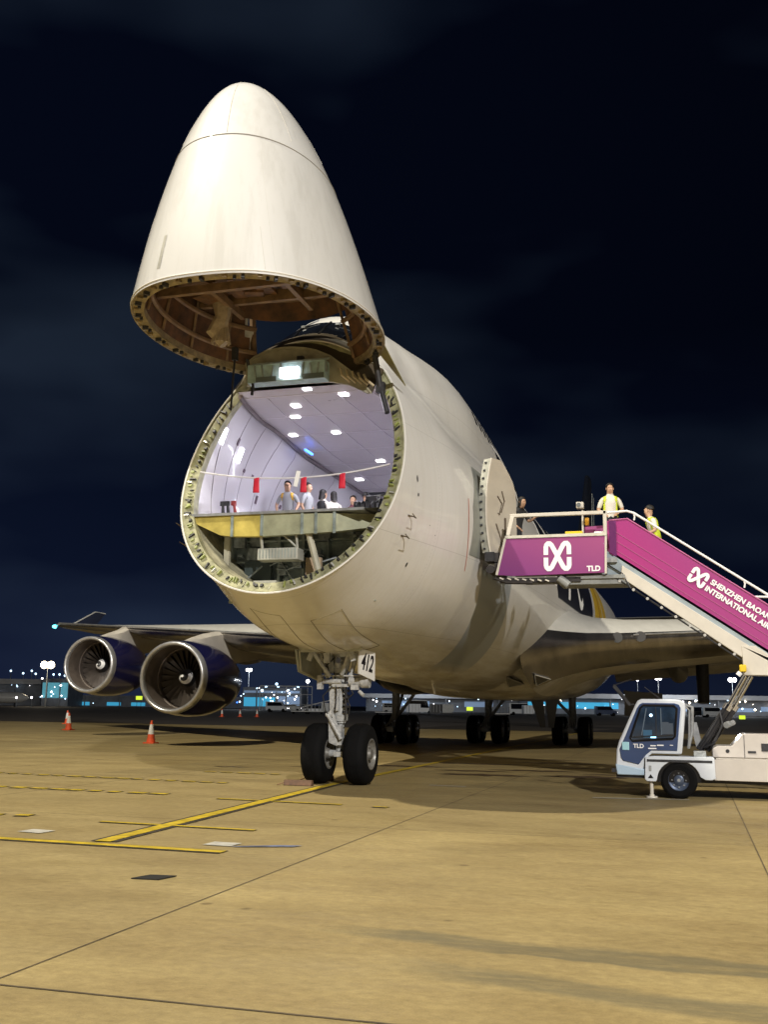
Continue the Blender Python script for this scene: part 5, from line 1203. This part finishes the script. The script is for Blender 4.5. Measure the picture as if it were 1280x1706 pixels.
s_=MB(); s_.tube([(7.0,YC+.2,1.66),(7.06,YC+.22,1.6),(7.05,YC+.2,1.2),(7.02,YC+.2,.9)],.02,6); s_.tube([(6.98,YC+.5,1.7),(7.12,YC+.5,1.66),(7.1,YC+.5,1.2),(7.02,YC+.5,.9)],.03,6); s_.build('exhaust_pipe',GREYM,TR)
s_=MB(); s_.box((7.22,YC+.25,.80),(.22,.3,.12)); s_.build('battery_box',mat('battery_box_grey',(.4,.42,.42),.5,var=.5,vs=20),TR,bevel=.01)
s_=MB(); s_.prism([(7.45,YC+.5,.74),(7.45,YC+.5,.90),(7.55,YC+.5,.95),(7.80,YC+.5,.95),(8.0,YC+.5,1.18),(9.5,YC+.5,1.18),(9.5,YC+.5,.74)],(0,1.0,0)); hoO=s_.build('engine_housing',MC['chassis_cream'],TR,bevel=.012)
s_=MB(); s_.cyl((7.72,YC+.49,.86),(7.72,YC+.5,.86),.035,n=14); s_.box((8.15,YC+.495,.85),(.14,.02,.04)); s_.box((8.42,YC+.495,.94),(.2,.02,.14)); s_.box((8.02,YC+.497,.95),(.008,.01,.42)); s_.each('housing_fitting',DARKM,hoO)
s_=MB(); s_.box((7.18,8.3,1.12),(.12,.5,.5),Matrix.Rotation(-.2,3,'Y')); s_.build('rear_flap',GREYM,TR)

# ------------------------------------------------------------------ traffic cones
def cone(loc,label,h,grp='red and white traffic cones around the starboard wing'):
    t_=thing('traffic_cone',label,'traffic cone',loc,group=grp); k=h/.75
    s_=MB(); s_.box((0,0,.02*k),(.38*k,.38*k,.04*k)); s_.cyl((0,0,.04*k),(0,0,.30*k),.15*k,.105*k,18,False); s_.build('cone_body',CONER,t_); s_=MB(); s_.cyl((0,0,.62*k),(0,0,.75*k),.055*k,.03*k,18); s_.build('cone_tip',CONER,t_)
    s_=MB(); s_.cyl((0,0,.30*k),(0,0,.62*k),.106*k,.056*k,18,False); s_.build('reflective_sleeve',CONEW,t_)
cone((-14.1,25.6,0),'red and white cone closest to the camera in front of the inner engine',.92)
cone((-28.0,41.2,0),'red and white cone below the outer engine, nearer of the pair at the far left',1.0)
cone((-38.0,56.5,0),'red and white cone just behind another cone at the far left',1.0)
cone((-50.2,110,.012),'leftmost of three small cones in a row behind the inner engine',1.0)
cone((-48.6,112,.012),'middle one of three small cones in a row behind the inner engine',1.0)
cone((-47.1,114,.012),'rightmost of three small cones in a row behind the inner engine',1.0)

# ------------------------------------------------------------------ far side of the apron
FLAT=Vector((fw.x,fw.y,0)).normalized(); RTF=Vector((rt.x,rt.y,0)).normalized()
def hor(px): return 1183-(1154-px)*.01258
def G(px,d,py=None):
    v=fw+rr*(px-640)/1736.25-uu*(hor(px)-853)/1736.25; v.z=0
    p=CAMP+v*d; p.z=0 if py is None else 1.6+(hor(px)-py)/1736.25*d
    return p
def zz(px,py,d): return 1.6+(hor(px)-py)/1736.25*d
FROOF=mat('terminal_roof',(.6,.61,.64),.5,var=.15,vs=.2); FWALL=mat('terminal_wall',(.25,.27,.31),.6,var=.4,vs=.3)
FWIN=emitm('lit_window_band',(.35,.5,.75),.22); FWINB=emitm('blue_lit_band',(.05,.38,.62),.75); FWINC=emitm('teal_lit_band',(.12,.42,.52),.5)
def building(name,label,px0,px1,d,h,depth=25,roof=True,bands=(),cat='building',wallm=FWALL,lamps=0,seed=1,lampm=(LAMPB,)):
    random.seed(seed); a=G(px0,d); b=G(px1,d); t_=thing(name,label,cat,tuple((a+b)/2),world=True)
    ax=(b-a).normalized(); bk_=Vector((-ax.y,ax.x,0)); 
    if bk_.dot(FLAT)<0: bk_=-bk_
    Ln=(b-a).length
    s_=MB(); s_.prism([a,b,b+bk_*depth,a+bk_*depth],(0,0,h)); s_.build('wall',wallm,t_,smooth=0)
    if roof: s_=MB(); q=[a-ax*1-bk_*3,b+ax*1-bk_*3,b+ax+bk_*(depth+1),a-ax+bk_*(depth+1)]; s_.prism([p+Vector((0,0,h)) for p in q],(0,0,h*.18+.5)); s_.build('roof',FROOF,t_,smooth=0)
    for (f0,f1,z0_,z1_,m_) in bands:
        s_=MB(); p=a+ax*Ln*f0; q=a+ax*Ln*f1; s_.prism([p-bk_*.15+Vector((0,0,z0_*h)),q-bk_*.15+Vector((0,0,z0_*h)),q-bk_*.15+Vector((0,0,z1_*h)),p-bk_*.15+Vector((0,0,z1_*h))],tuple(bk_*.1)); s_.build('window',m_,t_,smooth=0)
    for i in range(lamps):
        f=random.random(); p=a+ax*Ln*f-bk_*random.uniform(1,6)+Vector((0,0,random.uniform(.25,1.0)*h)); r=random.choice((.10,.14,.2,.28))*d/300
        s_=MB(); s_.lathe([(-r,.001),(-r*.7,r*.7),(0,r),(r*.7,r*.7),(r,.001)],p,(0,0,1),8); s_.build('lamp',random.choice(lampm),t_)
    for i in range(max(2,int(Ln/14))):
        p=a+ax*(Ln*(i+.5)/max(2,int(Ln/14)))-bk_*2.2; s_=MB(); s_.cyl(p,p+Vector((0,0,h)),.25,n=6); s_.build('column',mat('column_grey',(.25,.26,.28),.6),t_)
    return t_
building('terminal_building','long low terminal with pale flat roof and many small lamps at the right',880,1420,310,4.6,30,True,((0,.28,.35,.75,FWINB),(.30,.42,.3,.6,FWIN),(.45,.7,.25,.5,FWIN),(.72,1,.3,.6,FWIN)),lamps=60,seed=2,lampm=(LAMPB,LAMPW,LAMPB,LAMPC))
building('terminal_building','dark terminal wing glimpsed between the landing gears',610,875,330,4.2,25,True,((.1,.4,.4,.8,FWIN),(.62,.8,.4,.8,FWIN)),lamps=22,seed=4,lampm=(LAMPB,LAMPW))
building('maintenance_hangar','blue lit open hangar between the engine and the nose gear',404,502,330,7.0,25,False,((.02,.55,.15,.55,FWINB),(.6,.97,.2,.6,FWIN),(.02,.97,.75,.85,FWIN)),lamps=26,seed=6,lampm=(LAMPB,LAMPB,LAMPW))
building('pier_building','long dark pier with scattered lamps at the far left',-90,66,420,8.5,25,True,(),lamps=22,seed=9,lampm=(LAMPB,LAMPW))
building('lit_gatehouse','small teal lit building below the outer engine at the left',68,112,400,10.5,20,False,((0.02,.98,.30,.85,FWINC),),lamps=12,seed=10,lampm=(LAMPB,LAMPW))
building('service_building','dark low building with blue ground lamps below the engines',114,404,420,4.5,20,False,((.0,.12,.1,.4,FWINB),(.22,.30,.1,.4,FWINB),(.36,.44,.1,.4,FWINB)),lamps=14,seed=12,lampm=(LAMPB,BLUEL))
def mast(px,py,d,label,r,m_=LAMPC,n=2,grp='floodlight masts beyond the apron'):
    p=G(px,d); h=zz(px,py,d); t_=thing('light_mast',label,'light mast',tuple(p),group=grp)
    s_=MB(); s_.cyl((0,0,0),(0,0,h),.16*d/300,.09*d/300,8); s_.build('pole',GREYM,t_)
    s_=MB(); s_.tube([RTF*-(n*r)+Vector((0,0,h)),RTF*(n*r)+Vector((0,0,h))],.08*d/300,5); s_.build('crossarm',GREYM,t_)
    for i in range(n):
        c_=RTF*((i-(n-1)/2)*r*1.8)+Vector((0,0,h+r*.4))-FLAT*.3; s_=MB(); s_.lathe([(-r*.35,.01),(-r*.25,r*.75),(0,r),(r*.3,r*.7),(r*.4,.01)],c_,-FLAT,12); s_.build('lamp',m_,t_)
def mlight(px,py,d,e_,col):
    p=G(px,d); L_=bpy.data.lights.new('mast_light','POINT'); L_.energy=e_*.25; L_.color=col; L_.shadow_soft_size=1; o=bpy.data.objects.new('mast_light',L_); sc.collection.objects.link(o); o.location=(p.x-FLAT.x*6,p.y-FLAT.y*6,zz(px,py,d)+1)
for a_ in ((75,1111,360,22000,(1,.85,.6)),(413,1118,340,22000,(.8,.9,1)),(1099,1132,300,26000,(.9,.95,1)),(1223,1135,290,26000,(.85,.92,1)),(700,1140,320,16000,(.8,.9,1))): mlight(*a_)
mast(75,1111,360,'tall mast with one big warm white lamp left of the outer engine',1.3,LAMPC,2)
mast(413,1118,340,'tall mast with a white lamp between the inner engine and the nose',.55,LAMPW,2)
mast(1099,1132,300,'mast with two bright lamps beside the hanging gear leg',.55,LAMPW,2)
mast(1064,1134,300,'slim mast with a small lamp above the truck cab',.5,LAMPW,1)
mast(1223,1135,290,'mast with bright blue-white lamps left of the lifting cylinders',.65,LAMPW,2)
mast(436,1152,320,'short lamp pole over the left of the blue hangar',.45,LAMPB,1)
mast(512,1137,320,'lamp pole directly left of the open gear door',.6,LAMPW,1)
mast(460,1141,320,'short lamp pole over the middle of the blue hangar',.4,LAMPB,1)
for i,(px,py) in enumerate(((14,1119),(35,1123),(49,1119),(56,1124),(86,1125),(96,1125),(105,1127))):
    mast(px,py,430,['first','second','third','fourth','fifth','sixth','seventh'][i]+' slim lamp pole from the left over the far pier',.42,LAMPB,1,'small lamp poles over the far pier')
for px,py,n_ in ((27,1163,'left one'),(52,1163,'right one')): mast(px,py,300,'low lamp on the apron edge at the far left, '+n_,.3,LAMPW,1,'low edge lamps')
# parked far aircraft
def faraircraft(px,d,L_,rz,label):
    p=G(px,d); t_=thing('parked_airliner',label,'airliner',tuple(p),rz=rz); k=L_/30
    s_=MB(); s_.lathe([(0,.05),(1,.9),(3,1.7),(6,1.95),(20,1.95),(25,1.4),(30,.25)],(0,0,3.2),(1,0,0),16); 
    s_.v=[(x*k,y*k,z*k) for x,y,z in s_.v]; f_=s_.build('fuselage',WHITE,t_)
    s_=MB(); s_.prism([(24*k,-.1,4.6*k),(29.5*k,-.1,4.6*k),(31*k,-.1,10*k),(28.5*k,-.1,10*k)],(0,.3,0)); s_.build('tail_fin',WHITE,t_)
    for q_ in (-1,1):
        s_=MB(); s_.prism([(11*k,q_*1.5*k,2.6*k),(16*k,q_*1.5*k,2.6*k),(19*k,q_*15*k,3.6*k),(17.6*k,q_*15*k,3.6*k)],(0,0,.3)); s_.prism([(17.6*k,q_*15*k,3.6*k),(19*k,q_*15*k,3.6*k),(20*k,q_*15.6*k,5.8*k),(19.4*k,q_*15.6*k,5.8*k)],(0,.1,0)); s_.build('wing',WHITE,t_)
        s_=MB(); s_.lathe([(0,.7),(1,1),(3,.9),(4,.5)],(10.5*k,q_*5*k,1.9*k),(1,0,0),14); s_.build('engine',WHITE,t_)
    for wx,wy in ((5,0),(15,2),(15,-2)): s_=MB(); s_.cyl((wx*k,wy*k,.0),(wx*k,wy*k,2.2*k),.3*k,n=8); s_.build('gear_leg',DARKM,t_)
faraircraft(48,330,26,math.pi+.5,'white airliner parked far off at the left edge in front of the pier')
# ground vehicles and equipment far off
def van(px,d,label,col,L_=5,h=2.3,grp='service vehicles across the apron',box=False):
    p=G(px,d); t_=thing('service_van',label,'van',tuple(p),group=grp,rz=-YAW+random.uniform(-.2,.2))
    s_=MB(); s_.prism([(-L_/2,-.95,.4),(L_/2,-.95,.4),(L_/2,-.95,1.15),(L_/2-.9,-.95,1.3),(L_/2-1.5,-.95,h),(-L_/2,-.95,h)],(0,1.9,0)); b_=s_.build('body',col,t_,bevel=.05)
    s_=MB(); s_.prism([(L_/2-1.0,-.97,1.35),(L_/2-1.5,-.97,h-.15),(-L_/2+.4,-.97,h-.15),(-L_/2+.4,-.97,1.35)],(0,-.02,0)); s_.build('window',GLASS,t_)
    for x_ in (-L_/2+.9,L_/2-.9):
        for y_ in (-1.0,.8): s_=MB(); s_.cyl((x_,y_,.38),(x_,y_+.2,.38),.38,n=16); s_.build('wheel',RUBBER,t_)
    for y_ in (-.7,.7): s_=MB(); s_.box((L_/2+.02,y_,.85),(.06,.25,.18)); s_.build('headlight',LAMPW,t_)
random.seed(21)
van(462,235,'white van with its lights on left of the nose gear',TRUCKW)
van(485,250,'grey pickup beside the white van left of the nose gear',GREYM,4.8,1.7)
van(655,240,'grey van behind the starboard wing gear',GREYM); van(700,230,'pale box van between the left pair of landing gears',TRUCKW,6,3.0)
van(1190,235,'white van in front of the long terminal right of the cab',TRUCKW); van(1165,245,'dark van in front of the long terminal right of the cab',DARKM)
van(868,225,'white van between the hanging gear doors',TRUCKW,5.5,2.6); van(1010,240,'dark blue van left of the truck cab',TRUCKB,5,2.2)
def dolly(px,d,label):
    p=G(px,d); t_=thing('baggage_dolly',label,'baggage dolly',tuple(p),group='baggage dollies across the apron',rz=-YAW)
    s_=MB(); s_.box((0,0,.5),(3.2,1.5,.14)); s_.build('deck',mat('dolly_pale',(.5,.5,.5),.5),t_)
    s_=MB()
    for x_ in (-1.5,-.75,0,.75,1.5): s_.cyl((x_,-.7,.5),(x_,-.7,1.7),.04,n=6); s_.cyl((x_,.7,.5),(x_,.7,1.7),.04,n=6)
    s_.tube([(-1.5,-.7,1.7),(1.5,-.7,1.7)],.04,6); s_.tube([(-1.5,.7,1.7),(1.5,.7,1.7)],.04,6); s_.build('side_rack',GREYM,t_)
    for x_ in (-1.2,1.2):
        for y_ in (-.7,.6): s_=MB(); s_.cyl((x_,y_,.2),(x_,y_+.12,.2),.2,n=12); s_.build('wheel',RUBBER,t_)
for px,l_ in ((500,'baggage dolly with open racks nearest the belt loader'),(525,'baggage dolly with open racks just left of the nose gear wheels'),(640,'baggage dolly behind the nose gear steering arm'),(835,'baggage dolly by the starboard body gear brace')): dolly(px,190,l_)
def container(px,d,label,col):
    p=G(px,d); t_=thing('cargo_container',label,'cargo container',tuple(p),group='cargo containers across the apron',rz=-YAW+.1)
    s_=MB(); s_.prism([(-1.0,-.8,.5),(.8,-.8,.5),(1.2,-.8,.9),(1.2,-.8,2.1),(-1.0,-.8,2.1)],(0,1.6,0)); s_.build('shell',col,t_,bevel=.03)
    s_=MB()
    for x_ in (-.98,-.4,.2,.8): s_.bx(x_-.03,x_+.03,-.84,-.8,.55,2.05)
    s_.build('rib',GREYM,t_)
    s_=MB(); s_.bx(-1.1,1.2,-.8,.8,.3,.48); s_.build('pallet',DARKM,t_)
for i,(px,c_) in enumerate(((544,GREYM),(556,DARKM),(690,TRUCKW),(725,DARKM),(745,GREYM),(880,TRUCKW),(905,DARKM))):
    container(px,200,['grey metal container left of the nose leg','dark container right behind the nose leg','pale container beside the box van','dark container between the landing gear groups, left one','grey container between the landing gear groups, right one','white container behind the hanging gear doors','dark container right of the hanging gear doors'][i],c_)
# belt loader
t_=thing('belt_loader','pale belt loader with raised conveyor left of the nose gear','belt loader',tuple(G(528,215)),rz=-YAW)
s_=MB(); s_.prism([(-3,-.9,.4),(3.2,-.9,.4),(3.2,-.9,1.0),(-3,-.9,.9)],(0,1.8,0)); s_.build('body',TRUCKW,t_,bevel=.04)
s_=MB(); s_.prism([(-3.4,-.5,1.0),(4.2,-.5,2.9),(4.2,-.5,3.1),(-3.4,-.5,1.2)],(0,1.0,0)); s_.build('conveyor',mat('conveyor_pale',(.5,.5,.5),.5),t_)
for x_ in (-2,2): s_=MB(); s_.cyl((x_,-1,.4),(x_,-.8,.4),.4,n=16); s_.build('wheel',RUBBER,t_)
# gantry frame
t_=thing('loading_gantry','slim pale gantry frame in front of the blue hangar','gantry',tuple(G(476,260)),rz=-YAW)
s_=MB()
for x_ in (-6.5,0,6.5): s_.cyl((x_,0,0),(x_,0,6.2),.12,n=6)
s_.tube([(-6.5,0,6.2),(6.5,0,6.2)],.16,6); s_.tube([(-6.5,0,4.2),(6.5,0,4.2)],.08,6); s_.build('frame',mat('gantry_pale',(.6,.62,.66),.5),t_)
for i,x_ in enumerate((-5,-2,3)): s_=MB(); s_.box((x_,-.2,6.0),(.5,.2,.2)); s_.build('lamp',LAMPB,t_)
# glowing yellow-green signs
def sign(px,py,d,label):
    p=G(px,d); z_=zz(px,py,d); k=d/180; t_=thing('taxiway_sign',label,'taxiway sign',tuple(p),group='small lime taxiway signs',rz=-YAW)
    s_=MB(); s_.box((0,0,z_),(1.1*k,.15,.65*k)); s_.build('sign_face',LIME,t_,bevel=.08)
    s_=MB(); s_.cyl((-.35*k,0,0),(-.35*k,0,z_-.3*k),.04,n=6); s_.cyl((.35*k,0,0),(.35*k,0,z_-.3*k),.04,n=6); s_.build('post',DARKM,t_)
sign(231,1163,175,'lime glowing sign under the gap between the two engines'); sign(783,1181,190,'lime glowing sign left of the starboard body gear'); sign(1237,1195,174,'lime glowing sign right of the lifting cylinders')
